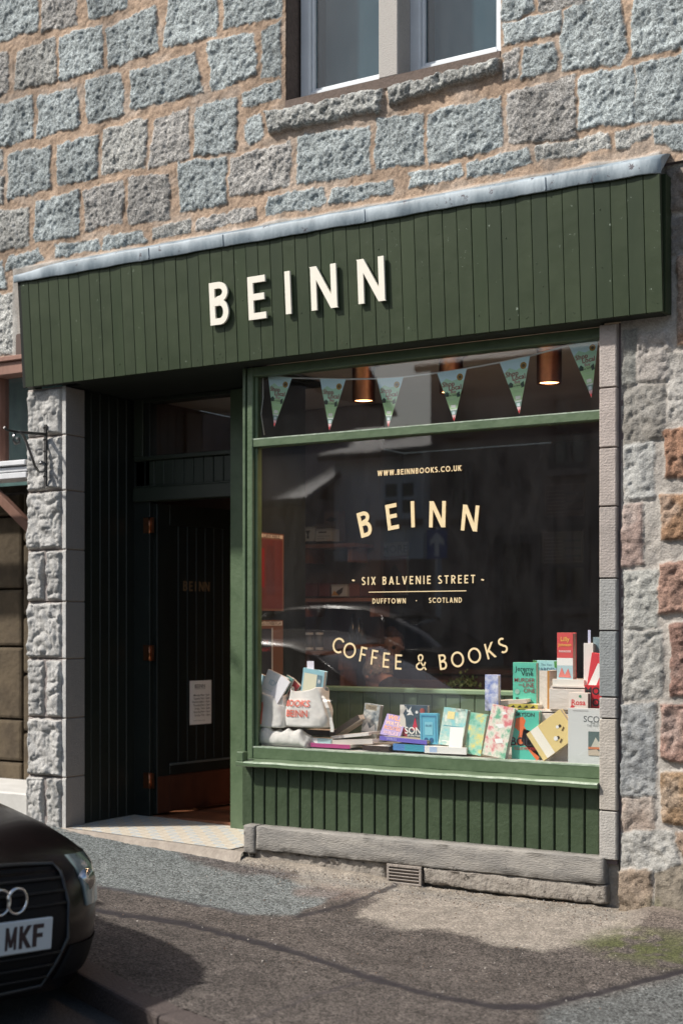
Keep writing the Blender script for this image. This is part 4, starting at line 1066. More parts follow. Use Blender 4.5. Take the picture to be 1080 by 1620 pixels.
book('pale yellow book tilted on one corner against the crate', 872, 1163, .165, 43, 66, .030, (226, 204, 140), [('rect', 0, .12, 1, .34, (240, 236, 222)), ('disc', .42, .78, .05, (60, 50, 40)), ('disc', .40, .72, .05, W_), ('disc', .68, .60, .05, (60, 50, 40)), ('disc', .66, .54, .07, W_), ('poly', [(.5, .85), (.54, .85), (.6, .76), (.56, .76)], (90, 70, 40)), ('poly', [(.76, .66), (.80, .66), (.86, .57), (.82, .57)], (90, 70, 40))], roll=-54, spine='R', wm=.158, hm=.222)
book('tall book marbled in pink, white and green, leaning left', 788, 1157, .165, 37, 82, .034, art_mat('marbled_cover', (214, 120, 126), (110, 178, 146), (232, 226, 212), 16), [('poly', [(.45, .88), (.62, .9), (.7, .86), (.55, .83)], W_), ('poly', [(.3, .62), (.62, .66), (.72, .6), (.5, .56)], W_), ('poly', [(.4, .34), (.72, .38), (.8, .30), (.5, .26)], W_)], roll=-9, lean=-8)
book('green and yellow paperback leaning beside the marbled book', 752, 1161, .20, 26, 66, .022, art_mat('green_yellow_cover', (96, 178, 150), (222, 214, 130), (150, 206, 186), 18), roll=-6, lean=-8)
book('pale turquoise patterned book with a card in front', 716, 1150, .23, 38, 60, .030, art_mat('turquoise_pattern', (130, 196, 200), (214, 224, 214), (168, 200, 190), 26), [('rect', .14, .1, .86, .12, W_), ('rect', .1, .5, .9, .53, (90, 160, 170)), ('rect', .2, .7, .5, .9, (226, 214, 150))], roll=-4, lean=-12)
bm = bmesh.new(); P = at(721, 1166, .17); box(bm, P.x - .038, P.x + .038, P.y, P.y + .001, P.z - .055, P.z + .05, M=Matrix.Translation(P) @ Matrix.Rotation(R(-9), 4, 'X') @ Matrix.Translation(-P)); cd = fin('card', bm, flat_mat((244, 244, 240))); tag(cd, 'blank white card propped against the pale turquoise patterned book', 'card')
book('white book lying flat with a pale blue panel on its spine', 704, 1187, .155, 64, 13, .15, (236, 236, 232), [('rect', .12, .15, .3, .9, (176, 196, 226))], hm=.036, yaw=4, pages=M_pagesw)
book('blue and white patterned book standing on the marbled book', 777, 1096, .26, 30, 57, .030, art_mat('blue_toile', (120, 142, 206), (226, 230, 240), None, 34), wm=.075, pages=M_pagesw)
book('cream paperback lying askew on the blue and yellow patterned one', 806, 1111, .30, 50, 8, .13, (214, 204, 190), hm=.022, yaw=12, roll=5)
book('yellow paperback patterned with dark birds, lying flat', 826, 1118, .30, 48, 9, .13, (190, 180, 84), [('poly', [(.1 + .22 * i, .3), (.2 + .22 * i, .8), (.26 + .22 * i, .35)], (50, 44, 30)) for i in range(4)], hm=.027)
book('white paperback with red flowers, behind the whisky volume', 914, 1124, .18, 26, 56, .035, (224, 216, 206), [('text', 'Rosa', .5, .72, .38, (206, 50, 56), .02), ('poly', [(0, .1), (.2, .3), (.1, .5), (.34, .62), (.16, .66), (0, .5)], (206, 70, 70)), ('disc', .6, .9, .07, (70, 140, 110))], wm=.10, pages=mat('greyed_pages', (.36, .33, .31), (.42, .39, .36), 90, .9))
# ---- middle
book('light blue book with an arched border, standing in the middle', 678, 1153, .22, 28, 49, .026, (98, 178, 204), [('rect', .08, .05, .13, .93, (60, 130, 165)), ('rect', .87, .05, .92, .93, (60, 130, 165)), ('rect', .1, .88, .9, .93, (60, 130, 165)), ('rect', .28, .3, .72, .72, (130, 200, 216)), ('disc', .35, .14, .12, (40, 96, 140)), ('disc', .65, .14, .12, (40, 96, 140)), ('text', 'BLUE', .5, .6, .15, (40, 100, 140), .004)], spine='R', roll=1)
book('dark book with a white stag and red tower on the cover', 654, 1143, .30, 40, 55, .03, (74, 92, 104), [
    ('poly', [(0, .35), (.22, .35), (.2, .6), (.12, .75), (.22, .9), (.14, 1), (0, 1)], (220, 216, 206)), ('poly', [(.2, .98), (.26, .8), (.36, .78), (.42, .96), (.30, .84)], W_), ('poly', [(.24, .70), (.4, .85), (.5, .7), (.4, .72)], W_), ('poly', [(.44, .28), (.56, .66), (.66, .28)], (196, 44, 74)), ('poly', [(0, .0), (.3, .0), (.24, .34), (0, .3)], (150, 40, 60)), ('disc', .82, .84, .09, (170, 80, 70)), ('disc', .62, .8, .05, W_),
    ('text', 'SONG', .6, .26, .30, W_, .016), ('text', 'of the Huntress', .62, .13, .11, W_, .004)], wm=.165)
book('orange lettered purple paperback leaning behind the lying purple book', 622, 1148, .30, 33, 36, .02, art_mat('violet_cover', (112, 96, 168), (142, 120, 176), None, 14), [('text', 'WILD', .5, .84, .30, (238, 160, 90), .016), ('text', 'WATER', .5, .58, .24, (242, 200, 160), .014), ('text', 'ROUTES', .5, .36, .22, (238, 160, 90), .012), ('text', 'WALKS', .5, .14, .22, (225, 190, 200), .01)], roll=-8, lean=-25)
book('wide purple book lying open towards the glass', 637, 1171, .19, 78, 12, .12, (112, 104, 190), [('text', 'WALES', .26, .5, .07, (190, 190, 235), .002)], hm=.022, roll=-2, yaw=-4, pages=mat('olive_pages', (.3, .29, .22), rough=.9))
book('blue book lying under the wide purple book', 648, 1183, .17, 54, 12, .13, (84, 132, 190), [('rect', .35, .0, .9, 1, (64, 150, 172))], hm=.034, pages=M_pagesw)
book('small cream paged book lying flat by the sill', 594, 1184, .16, 42, 9, .12, (60, 50, 48), hm=.028, spine='R', pages=M_pagesw)
book('grey mountain photograph book standing before the green partition', 586, 1138, .40, 25, 49, .036, art_mat('mountain_cover', (96, 110, 118), (206, 208, 202), (150, 158, 160), 22), [('rect', .08, .8, .8, .97, (150, 142, 124)), ('text', 'PEAK', .5, .88, .22, (90, 84, 70), .01), ('poly', [(.05, .1), (.3, .4), (.5, .2), (.8, .36), (.9, .05)], (226, 228, 226))], roll=-6, lean=-5, pages=mat('grey_pages', (.33, .34, .34), (.42, .43, .43), 90, .9))
book('grey book propped diagonally on the pile', 545, 1149, .34, 52, 10, .13, (110, 108, 104), hm=.030, roll=31, spine='L', pages=M_pagesw)
book('thin white magazine slanting across the pile', 553, 1164, .22, 60, 6, .15, (214, 212, 208), hm=.017, roll=7, hard=False, pages=M_pagesw)
book('thick white paged book in the pile, below the thin magazine', 556, 1174, .20, 66, 9, .15, (196, 192, 186), hm=.028, roll=4, pages=M_pagesw)
book('pale blue spined book lying on the magenta book', 502, 1172, .20, 46, 10, .14, (168, 198, 204), [('rect', 0, 0, .5, 1, (232, 234, 234))], hm=.030)
book('magenta book lying at the bottom of the pile', 522, 1180, .165, 62, 7, .15, (172, 72, 126), hm=.022)
book('black covered book with pale pages, lying by the folded bag', 500, 1159, .28, 42, 9, .13, (58, 60, 66), hm=.030, spine='R', pages=M_pagesw)
book('olive grey paged book lying at the right end of the pile', 584, 1165, .25, 22, 9, .12, (128, 126, 116), hm=.030, pages=mat('olive_pages', (.3, .29, .22), rough=.9))
# ---- left: books standing in the bags
book('pale blue paperback leaning out of the left bag, nearest the frame', 414, 1092, .19, 24, 46, .02, (170, 204, 216), roll=-20, lean=-6, hard=False)
book('white paperback with small grey title in the left bag', 432, 1086, .17, 34, 44, .02, (226, 228, 226), [('text', 'IDLE', .55, .6, .3, (160, 190, 200), .004), ('rect', .12, .3, .8, .32, (190, 206, 212))], roll=-20, lean=-8, hard=False, pages=M_pagesw)
book('thin white paperback with a lilac edge between the others in the left bag', 441, 1092, .155, 22, 44, .012, (232, 232, 236), roll=-32, lean=-6, hard=False, pages=M_pagesw, wm=.07)
book('sea green backed paperback tilted in the left bag', 449, 1092, .20, 20, 48, .018, (104, 156, 150), roll=-26, lean=-4, hard=False, pages=M_pagesw, wm=.05)
book('blue book with pale yellow panel standing in the right bag', 494, 1082, .19, 34, 46, .030, (158, 200, 212), [('rect', .0, .86, .85, 1, (150, 200, 210)), ('rect', .08, .12, .68, .84, (226, 224, 196)), ('rect', .68, .1, .92, .84, (104, 134, 146)), ('text', 'B', .8, .62, .2, W_, .01), ('text', '&', .8, .34, .2, W_, .01)], roll=-8, pages=M_pagesw)
bm = bmesh.new(); P = at(491, 1056, .20); box(bm, P.x - .022, P.x + .022, P.y, P.y + .001, P.z - .03, P.z + .035); bk = fin('bookmark', bm, flat_mat((236, 234, 244))); tag(bk, 'white bookmark sticking up out of the blue book in the right bag', 'bookmark')
book('red backed book wedged between the two bags', 460, 1090, .22, 16, 30, .02, (176, 60, 66), roll=-40, hard=False)

# ---- cloth bags
M_bag = mat('cotton_bag', (.66, .65, .61), (.74, .73, .69), 8, .95, .35, 30)
def bag(label, x0, x1, y0, y1, Y, dep, deco, seed):
    P0 = at((x0 + x1) / 2, y1, Y); s = scl((x0 + x1) / 2, Y); k = CA + ((x0 + x1) / 2 - 540) / F * SA
    w_ = (x1 - x0) / (s * k); h_ = (y1 - y0) / s
    root = empty('tote_bag', P0, label, 'bag', 'cloth bags in the window')
    bm = bmesh.new(); rings = []; n = 40
    for j in range(15):
        t = j / 14; r_ = []
        for i in range(n):
            a = 2 * math.pi * i / n; ca, sa_ = math.cos(a), math.sin(a)
            e = .55; xx_ = math.copysign(abs(ca) ** e, ca) * w_ / 2 * (1.0 - .10 * t * t + .05 * math.sin(t * 5)); yy_ = math.copysign(abs(sa_) ** e, sa_) * dep / 2 * (1 - .25 * t)
            fo = (float(fbm(np.array(a * 1.7 + seed), np.array(t * 4. + seed), 4, 1)) - .5)
            fo2 = .010 * math.sin(a * 5 + t * 6 + seed) * t
            r_.append(bm.verts.new((P0.x + xx_ * (1 + .10 * fo), P0.y + dep / 2 + yy_ * (1 + .25 * fo) + fo2, P0.z + h_ * t * (1 + .06 * fo * t) + (.014 * math.sin(a * 3 + seed) if j > 10 else 0))))
        rings.append(r_)
    for A, Bq in zip(rings, rings[1:]):
        for i in range(n): f = bm.faces.new((A[i], A[(i + 1) % n], Bq[(i + 1) % n], Bq[i])); f.smooth = True
    bm.faces.new(rings[0])
    o = fin('bag_body', bm, M_bag, root); so_ = o.modifiers.new('thick', 'SOLIDIFY'); so_.thickness = .003; o.modifiers.new('sub', 'SUBSURF').render_levels = 1
    if deco:
        from mathutils.bvhtree import BVHTree
        d_ = deco_mesh('bag_print', deco, w_, h_, wallM(Vector((P0.x, P0.y - .05, P0.z))), root)
        tree = BVHTree.FromPolygons([v.co for v in o.data.vertices], [tuple(p.vertices) for p in o.data.polygons])
        bmp = bmesh.new(); bmp.from_mesh(d_.data); bmesh.ops.subdivide_edges(bmp, edges=[e for e in bmp.edges if e.calc_length() > .015], cuts=4, use_grid_fill=True)
        for v in bmp.verts:
            h0 = tree.ray_cast(Vector((v.co.x, P0.y - .5, v.co.z)), Vector((0, 1, 0)))[0]
            if h0 is not None: v.co.y = h0.y - .0045 + (v.co.y - (P0.y - .05))
        bmp.to_mesh(d_.data); bmp.free()
    return root, P0, w_, h_
RED = (224, 104, 84)
bag('left cotton bag with red print, stuffed with slanting paperbacks', 400, 447, 1101, 1152, .135, .12, [('rect', .10, .12, .30, .8, RED), ('rect', .16, .3, .24, .6, (226, 200, 186))], 1)
r2, Pb, wb, hb = bag('right cotton bag with red block capitals and a loose strap', 447, 511, 1090, 1152, .14, .13, [('text', 'BOOKS', .34, .62, .19, RED, .014), ('text', 'BEINN', .34, .36, .20, RED, .014)], 4)
bm = bmesh.new(); p = [at(505, 1098, .17), at(512, 1104, .16), at(518, 1120, .15), at(522, 1135, .18), at(525, 1150, .18), at(525, 1158, .18)]
for a, b in zip(p, p[1:]):
    dx = Vector((.011, 0, 0)); q = [a - dx, a + dx, b + dx, b - dx]; v1 = [bm.verts.new(t) for t in q]; v2 = [bm.verts.new(t + Vector((0, .002, 0))) for t in q]
    bm.faces.new(v1); bm.faces.new(v2[::-1])
    for i in range(4): bm.faces.new((v1[i], v1[(i + 1) % 4], v2[(i + 1) % 4], v2[i]))
fin('strap', bm, M_bag, r2)
# folded bag lying in front
P0 = at(401, 1180, .125); P1 = at(482, 1182, .125); bm = bmesh.new(); n = 46; rows = []
for i in range(n + 1):
    t = i / n; x = P0.x + (P1.x - P0.x) * t; a = []
    hgt = .115 * (1 - .25 * t) * (min(1, (t + .04) * 9) ** .5) * (min(1, (1.03 - t) * 6) ** .5)
    for j in range(13):
        s_ = j / 12; ang = math.pi * s_
        fo = float(fbm(np.array(t * 5.), np.array(s_ * 3.), 4, 5)) - .5
        a.append(bm.verts.new((x, .185 - .060 * math.cos(ang) * (1 + .2 * fo), H - .670 + hgt * math.sin(ang) ** .6 * (1 + .7 * fo) + .006 * math.sin(t * 30 + s_ * 5) * math.sin(ang))))
    rows.append(a)
for A, Bq in zip(rows, rows[1:]):
    for j in range(12): f = bm.faces.new((A[j], A[j + 1], Bq[j + 1], Bq[j])); f.smooth = True
    bm.faces.new((A[12], A[0], Bq[0], Bq[12]))
bm.faces.new(rows[0]); bm.faces.new(rows[-1])
fb = fin('folded_bag', bm, M_bag); tag(fb, 'crumpled white cotton bag lying flat in front of the two stuffed bags', 'bag'); fb.modifiers.new('sub', 'SUBSURF').render_levels = 1

# ---- whitewashed crates
M_crate = mat('whitewashed_wood', (.56, .52, .47), (.68, .65, .60), 9, .85, .3, 40, stretch=(1, 4, 4), chips=((.24, .12, .09, 1), .67, 7))
def crate(label, x0, x1, y0, y1, Y, dep, n=3):
    a, b = at(x0, y1, Y), at(x1, y0, Y); X1_ = PX(x1, Y)
    z0, z1 = a.z, a.z + (y1 - y0) / scl((x0 + x1) / 2, Y)
    root = empty('crate', a, label, 'crate', 'crates in the window'); hs = (z1 - z0) / n
    for k in range(n):
        bm = bmesh.new(); box(bm, a.x, X1_, Y, Y + .012, z0 + k * hs + .006, z0 + (k + 1) * hs - .006, bev=.0015); box(bm, a.x, X1_, Y + dep - .012, Y + dep, z0 + k * hs + .006, z0 + (k + 1) * hs - .006, bev=.0015); fin('slat', bm, M_crate, root)
    bm = bmesh.new()
    for xx_ in (a.x, X1_ - .014):
        box(bm, xx_, xx_ + .014, Y + .0125, Y + dep - .0125, z0, z1, bev=.0015)
    box(bm, a.x + .015, X1_ - .015, Y + .013, Y + dep - .013, z0, z0 + .01); box(bm, a.x + .002, X1_ - .002, Y + .0125, Y + dep - .0125, z1 + .0005, z1 + .008)
    fin('crate_end', bm, M_crate, root)
    return root
crate('lower whitewashed crate of wide slats behind the yellow book', 828, 952, 1124, 1204, .235, .2, 2)
crate('upper whitewashed crate carrying the red topped paperback', 868, 952, 1087, 1124, .235, .2, 1)

# ---- green boarded partition behind the display
pz1 = at(650, 1088.5, .82).z
root = empty('partition', (PX(600, .82), .82, FLZ), 'low green boarded partition behind the window display', 'partition')
bm = bmesh.new(); x = PX(432, .82)
while x < PX(960, .82):
    box(bm, x, x + .088, .82, .835, FLZ, pz1 - .03, bev=.004); x += .0905
box(bm, PX(432, .82), x, .836, .85, FLZ, pz1 - .03)
fin('boarding', bm, mat('partition_paint', (.11, .165, .105), (.135, .195, .125), 6, .5, .15, 40), root)
bm = bmesh.new(); box(bm, PX(430, .82), x + .01, .80, .87, pz1 - .029, pz1, bev=.006); fin('top_rail', bm, mat('rail_paint', (.20, .32, .20), (.24, .36, .24), 6, .4), root)

# ---- bunting
xs_b = [(406, 592), (424, 594), (462, 598), (506, 599), (547, 600), (596, 599), (638, 596.5), (691, 590), (738, 583), (790, 573.5), (838, 563), (899, 546.5), (946, 534), (960, 530)]
bun = empty('bunting', at(680, 600, .13), 'string of pale green triangular pennants across the top of the shop window', 'bunting')
bm = bmesh.new(); pts = [at(x, y, .128) for x, y in xs_b]
for a, b in zip(pts, pts[1:]):
    q = [a + Vector((0, 0, -.004)), b + Vector((0, 0, -.004)), b + Vector((0, 0, .004)), a + Vector((0, 0, .004))]
    v1 = [bm.verts.new(t) for t in q]; v2 = [bm.verts.new(t + Vector((0, .001, 0))) for t in q]; bm.faces.new(v1); bm.faces.new(v2[::-1])
    for i in range(4): bm.faces.new((v1[i], v1[(i + 1) % 4], v2[(i + 1) % 4], v2[i]))
q = [at(x, y, .128) for x, y in ((416, 592), (416, 630), (413, 655), (418, 688))]
tube(bm, q, .0035, 6)
fin('tape', bm, flat_mat((214, 214, 208)), bun)
for (a, b, c) in (((424, 594), (462, 598), (434, 675)), ((506, 599), (547, 600), (521, 681)), ((596, 599), (638, 596.5), (614, 676)), ((691, 590), (738, 583), (718, 667)), ((790, 573.5), (838, 563), (821, 655)), ((899, 546.5), (946, 534), (935, 629))):
    A_, B_, C_ = at(*a, .126), at(*b, .126), at(*c, .126)
    ex = (B_ - A_); w_ = ex.length; mid = (A_ + B_) / 2; ey = (C_ - mid); h_ = ey.length
    M = Matrix(((ex.x / w_, ey.x / -h_, 0, C_.x), (0, 0, -1, .126), (ex.z / w_, ey.z / -h_, 0, C_.z), (0, 0, 0, 1)))
    hw = lambda v: v / 2
    def band(v0, v1, c, wob=0):
        return ('poly', [(.5 - v0 / 2, v0), (.5 + v0 / 2, v0), (.5 + v1 / 2, v1), (.5 - v1 / 2, v1)], c)
    it = [band(.0005, .13, (232, 190, 194)), band(.13, .24, (110, 150, 136)), band(.24, .56, (176, 216, 160)), band(.56, .78, (188, 232, 200)), band(.78, 1.0, (214, 246, 252)),
          ('poly', [(.5 - .39, .78), (.30, .86), (.5, .80), (.72, .83), (.5 + .39, .78)], (188, 232, 200)), ('poly', [(.22, .56), (.3, .60), (.38, .56), (.36, .5), (.25, .5)], (40, 74, 56)), ('poly', [(.62, .54), (.72, .58), (.74, .48), (.64, .46)], (40, 80, 60)),
          ('disc', .76, .855, .105, (168, 132, 50)), ('disc', .76, .855, .05, (84, 66, 30)), ('rect', .42, .27, .58, .33, (232, 236, 230)), ('rect', .40, .22, .62, .25, (210, 220, 214)), ('rect', .45, .14, .55, .20, (200, 214, 220)), ('poly', [(.5 - .03, .05), (.5, .10), (.5 + .03, .05), (.5, .01)], (190, 50, 60)),
          ('text', 'Shop', .37, .74, .21, (150, 60, 62), .014), ('text', 'Local', .58, .66, .21, (150, 60, 62), .014), ('text', 'Buy', .52, .585, .13, (176, 90, 96), .01), ('text', 'Moray Speyside', .50, .52, .075, (50, 40, 44), .006), ('rect', .38, .44, .64, .452, (190, 220, 180)), ('rect', .41, .41, .62, .42, (190, 220, 180))]
    deco_mesh('pennant', it, w_, h_, M, bun, eps=.00012)

# ---- copper pendant lamps
lampcol = mat('lamp_glow', (1, .6, .3), rough=.5, emit=(1.0, .50, .20, 1), emits=9)
for (px_, py_, lab) in ((575, 637, 'leftmost copper cylinder lamp, lit, behind the pennants'), (713, 626, 'middle copper cylinder lamp, mostly hidden by a pennant'), (868, 608, 'rightmost copper cylinder lamp, lit and fully in view')):
    Pl = at(px_, py_, .40); zt = CZ
    Pl.z = H + 1.222
    root = empty('pendant_lamp', Pl, lab, 'ceiling lamp', 'copper lamps in the shop window')
    bm = bmesh.new(); lathe(bm, [(.052, .012), (.060, .0), (.063, .0), (.063, .185), (.075, .19), (.09, .192), (.09, .205), (.0, .206)], Pl, 32); 
    lathe(bm, [(.06, .001), (.058, .15)], Pl, 32)
    fin('shade', bm, M_copper, root)
    bm = bmesh.new(); tube(bm, [Pl + Vector((0, 0, .205)), Vector((Pl.x, Pl.y, CZ))], .006, 8); fin('cord', bm, M_backing, root)
    bm = bmesh.new(); lathe(bm, [(.001, .006), (.05, .008), (.05, .02), (.001, .03)], Pl, 24); fin('bulb', bm, lampcol, root)
    ll = bpy.data.lights.new('lamp_light', 'SPOT'); ll.energy = 22; ll.color = (1, .62, .36); ll.spot_size = R(150); ll.spot_blend = .6; ll.shadow_soft_size = .04
    lo = bpy.data.objects.new('lamp_light', ll); C.objects.link(lo); lo.parent = root; lo.location = (0, 0, -.006)

# ---- lettering on the window glass (part of the shop window)
GL = GY - .0015
bm = bmesh.new()
def gput(ch, cx, cy, hp, rot, sw):
    s = scl(cx, GL); cap = hp / s; wd = glyph(ch, sw)[0]
    P = at(cx, cy, GL)
    M = wallM(P, R(rot), cap) @ Matrix.Translation((-wd / 2, -.5, 0)); put_glyph(bm, ch, M, sw, .0006 / cap, eps=.00015 / cap)
for a in (('B', 576.7, 829, 40.5, 13.5, .155), ('E', 620, 817.5, 41, 8, .155), ('I', 652.5, 813.5, 41.5, 2, .155), ('N', 691.5, 813.5, 41.5, -1.5, .155), ('N', 743, 819.5, 41, -6, .155)): gput(*a)
fin('lettering', bm, M_gold, shopwin); bm = bmesh.new()
for a in (('C', 534, 1020.6, 25, -17, .125), ('O', 553, 1029, 25, -15, .125), ('F', 574.3, 1035.4, 24, -11, .125), ('F', 592, 1040.2, 24, -8, .125), ('E', 610.7, 1044.4, 24, -5, .125), ('E', 630, 1047.2, 24, -2, .125), ('&', 665.5, 1047.6, 25, 3, .10), ('B', 700.2, 1047.2, 24.5, 8, .125), ('O', 723.3, 1043.2, 25, 10, .125), ('O', 750, 1037, 25, 13, .125), ('K', 774.6, 1029.3, 25, 16, .125), ('S', 794.6, 1021.2, 25, 18, .125)): gput(*a)
fin('lettering', bm, M_gold, shopwin)
def gline(s, x0, x1, y0, y1, hp, sw):
    bm = bmesh.new(); cap = hp / scl((x0 + x1) / 2, GL); P0, P1 = at(x0, y0, GL), at(x1, y1, GL); text_line(bm, s, P0, Vector((P1.x, P0.y, P0.z)), cap, sw, .0006); fin('lettering', bm, M_gold, shopwin)
gline('WWW.BEINNBOOKS.CO.UK', 597, 729, 753.2, 745, 8.8, .17)
gline('SIX BALVENIE STREET', 572, 751, 925.6, 923, 13, .15)
gline('~', 557, 562, 925, 924, 14, .14); gline('~', 761, 767, 924, 923.6, 14, .14)
gline('DUFFTOWN', 589, 641.5, 955, 955, 8.2, .16); gline('-', 657.5, 661, 954.6, 954.6, 9, .18); gline('SCOTLAND', 678, 730, 953.8, 953.8, 8.2, .16)
bm = bmesh.new(); a, b = at(583, 936.8, GL), at(737, 935.2, GL); box(bm, a.x, b.x, GL - .0006, GL, a.z - .0022, a.z + .0022)
fin('rule_line', bm, M_gold, shopwin)

# ---- opening hours notice taped to the door
s1_, s2_ = leaf_s(298), leaf_s(332); nw = s2_ - s1_; sm_ = (s1_ + s2_) / 2; Pw = LM @ Vector((sm_, -.0138, 0)); zn = at(315, 1111, Pw.y).z
Mn = LM @ Matrix.Translation((sm_, -.0138, zn)) @ LB
nh = 69 / scl(315, Pw.y)
nr = empty('notice', (Pw.x, Pw.y, zn), 'white opening hours sheet taped to the open shop door', 'notice')
bm = bmesh.new(); box(bm, -nw / 2, nw / 2, -nh / 2, nh / 2, -.001, 0, M=Mn); fin('sheet', bm, M_paper, nr)
it = [('text', 'BEINN', .47, .87, .17, (60, 62, 66), .006), ('text', 'BOOKS & COFFEE', .47, .815, .06, (110, 110, 114), 0)]
for k, dname in enumerate(('Monday', 'Tuesday', 'Wednesday', 'Thursday', 'Friday', 'Saturday', 'Sunday')):
    it.append(('text', dname, .32, .665 - .076 * k, .095, (46, 50, 54), .004)); it.append(('text', '9am - 5pm', .70, .667 - .076 * k, .095, (46, 50, 54), .004))
it.append(('text', 'www.beinnbooks.co.uk', .4, .09, .055, (110, 110, 114), 0))
deco_mesh('printed_hours', it, nw, nh, Mn @ Matrix.Translation((0, -nh / 2, 0)), nr)

# ---- posters, shelves and stock inside
def side_poster(label, x0, x1, yt, yb, base, deco):
    X_ = RXj + .0215; a = bp(x0, yb, X_); b = bp(x1, yb, X_); top = bp(x0, yt, X_); h_ = top.z - a.z; w_ = b.y - a.y
    root = empty('poster', a, label, 'poster')
    M = Matrix(((0, 0, 1, X_ + .003), (1, 0, 0, (a.y + b.y) / 2), (0, 1, 0, a.z), (0, 0, 0, 1)))
    bm = bmesh.new(); prism(bm, [(-w_ / 2, 0), (w_ / 2, 0), (w_ / 2, h_), (-w_ / 2, h_)], M @ Matrix.Translation((0, 0, -.003)), .003); fin('backing', bm, flat_mat(base), root)
    deco_mesh('print', deco, w_, h_, M, root)
def poster(label, x0, x1, y0, y1, Y, base, deco, name='poster'):
    a, b = at(x0, y1, Y), at(x1, y1, Y); h_ = (y1 - y0) / scl((x0 + x1) / 2, Y); w_ = b.x - a.x
    root = empty(name, a, label, 'poster')
    bm = bmesh.new(); box(bm, a.x, b.x, Y, Y + .006, a.z, a.z + h_); fin('backing', bm, flat_mat(base), root)
    deco_mesh('print', deco, w_, h_, wallM(Vector(((a.x + b.x) / 2, Y, a.z))), root); return root
side_poster('tall red poster with a pale header strip at the left of the window', 409, 448, 842, 966, (110, 72, 56), [('rect', .04, .94, .96, .985, (190, 176, 160)), ('text', 'CANTABILE', .5, .962, .13, (60, 40, 40), .004), ('rect', .06, .03, .94, .92, (96, 44, 38)), ('rect', .06, .3, .2, .8, (130, 30, 30)), ('rect', .3, .2, .62, .84, (84, 40, 36))])
side_poster('brown poster with a dark printed cover, below the red poster', 409, 447, 981, 1068, (104, 70, 50), [('rect', .04, .9, .96, .98, (190, 180, 168)), ('text', 'GUTENBERGA', .5, .94, .13, (50, 40, 40), .004), ('rect', .04, .02, .5, .84, (34, 32, 40)), ('text', 'THE', .26, .6, .12, (150, 60, 60), .004), ('text', 'NIGHT', .26, .46, .13, (160, 60, 60), .004), ('rect', .5, .02, .56, .86, (160, 160, 158))])
poster('grey MORE poster hanging on the back of the shop', 603, 645, 858, 942, 2.6, (150, 148, 144), [('text', 'MORE', .5, .86, .36, (70, 70, 72), .02), ('rect', .06, .04, .94, .74, (120, 74, 60)), ('poly', [(.2, .3), (.5, .6), (.8, .36), (.6, .2)], (60, 44, 44))])
for x0, x1, y0, y1, lab in ((861, 924, 767, 818, 'upper'), (857, 921, 841, 891, 'lower')):
    poster('%s framed menu sheet with ruled lines, at the back right' % lab, x0, x1, y0, y1, 2.9, (92, 78, 72), [('rect', .03, .04, .97, .96, (66, 52, 48))] + [('rect', .06, .12 + .11 * i, .5, .14 + .11 * i, (110, 96, 90)) for i in range(7)] + [('rect', .54, .18 + .24 * i, .95, .24 + .24 * i, (30, 24, 24)) for i in range(3)])
M_shelf = mat('shelf_oak', (.22, .09, .05), (.16, .065, .04), 6, .5, .1, 40, stretch=(1, 5, 5))
for (x0, x1, y, Y, lab) in ((466, 560, 862, 1.55, 'uppermost'), (466, 596, 947, 1.55, 'middle'), (466, 545, 1030, 1.55, 'lowest')):
    a, b = at(x0, y, Y), at(x1, y, Y); bm = bmesh.new(); box(bm, a.x, b.x, Y, Y + .25, a.z - .025, a.z, bev=.003); box(bm, a.x + .05, a.x + .08, Y + .05, Y + .25, a.z - .12, a.z - .026); box(bm, b.x - .08, b.x - .05, Y + .05, Y + .25, a.z - .12, a.z - .026)
    o = fin('wall_shelf', bm, M_shelf); tag(o, '%s oak shelf of goods at the left inside the shop' % lab, 'shelf', 'oak shelves inside')
bm = bmesh.new(); box(bm, PX(452, 1.8) - .1, PX(600, 1.8), 1.81, 1.86, FLZ, CZ - .002); o = fin('shelf_wall', bm, M_int, B)
def small_box(label, x0, x1, y0, y1, Y, c, deco=(), cat='box', dep=.10):
    a = at(x0, y1, Y); b = at(x1, y1, Y); h_ = (y1 - y0) / scl((x0 + x1) / 2, Y)
    root = empty('carton', a, label, cat, 'goods on the oak shelves'); bm = bmesh.new(); box(bm, a.x, b.x, Y, Y + dep, a.z, a.z + h_, bev=.002); fin('carton_body', bm, flat_mat(c), root)
    bm = bmesh.new(); box(bm, a.x - .001, b.x + .001, Y - .001, Y + dep * .5, a.z + h_ - .012, a.z + h_ + .001); fin('lid', bm, flat_mat(tuple(int(q * .85) for q in c)), root)
    if deco: deco_mesh('print', deco, b.x - a.x, h_, wallM(Vector(((a.x + b.x) / 2, Y, a.z))), root)
small_box('white carton with a dark coffee dripper printed on it', 477, 497, 834, 857, 1.58, (190, 184, 172), [('poly', [(.3, .75), (.7, .75), (.56, .5), (.6, .2), (.4, .2), (.44, .5)], (60, 50, 44))])
small_box('white carton with lines of print beside the dripper carton', 499, 524, 837, 857, 1.58, (188, 182, 172), [('rect', .2, .68, .7, .78, (70, 60, 60)), ('rect', .1, .4, .9, .44, (130, 120, 116)), ('rect', .1, .2, .6, .24, (130, 120, 116))])
small_box('thin carton lying on the white printed carton', 495, 520, 830, 836, 1.60, (120, 104, 92))
small_box('tall brownish carton standing behind the white ones', 512, 536, 808, 857, 1.70, (112, 88, 78), [('poly', [(.1, .7), (.5, .8), (.9, .7), (.5, .62)], (50, 40, 40))], dep=.08)
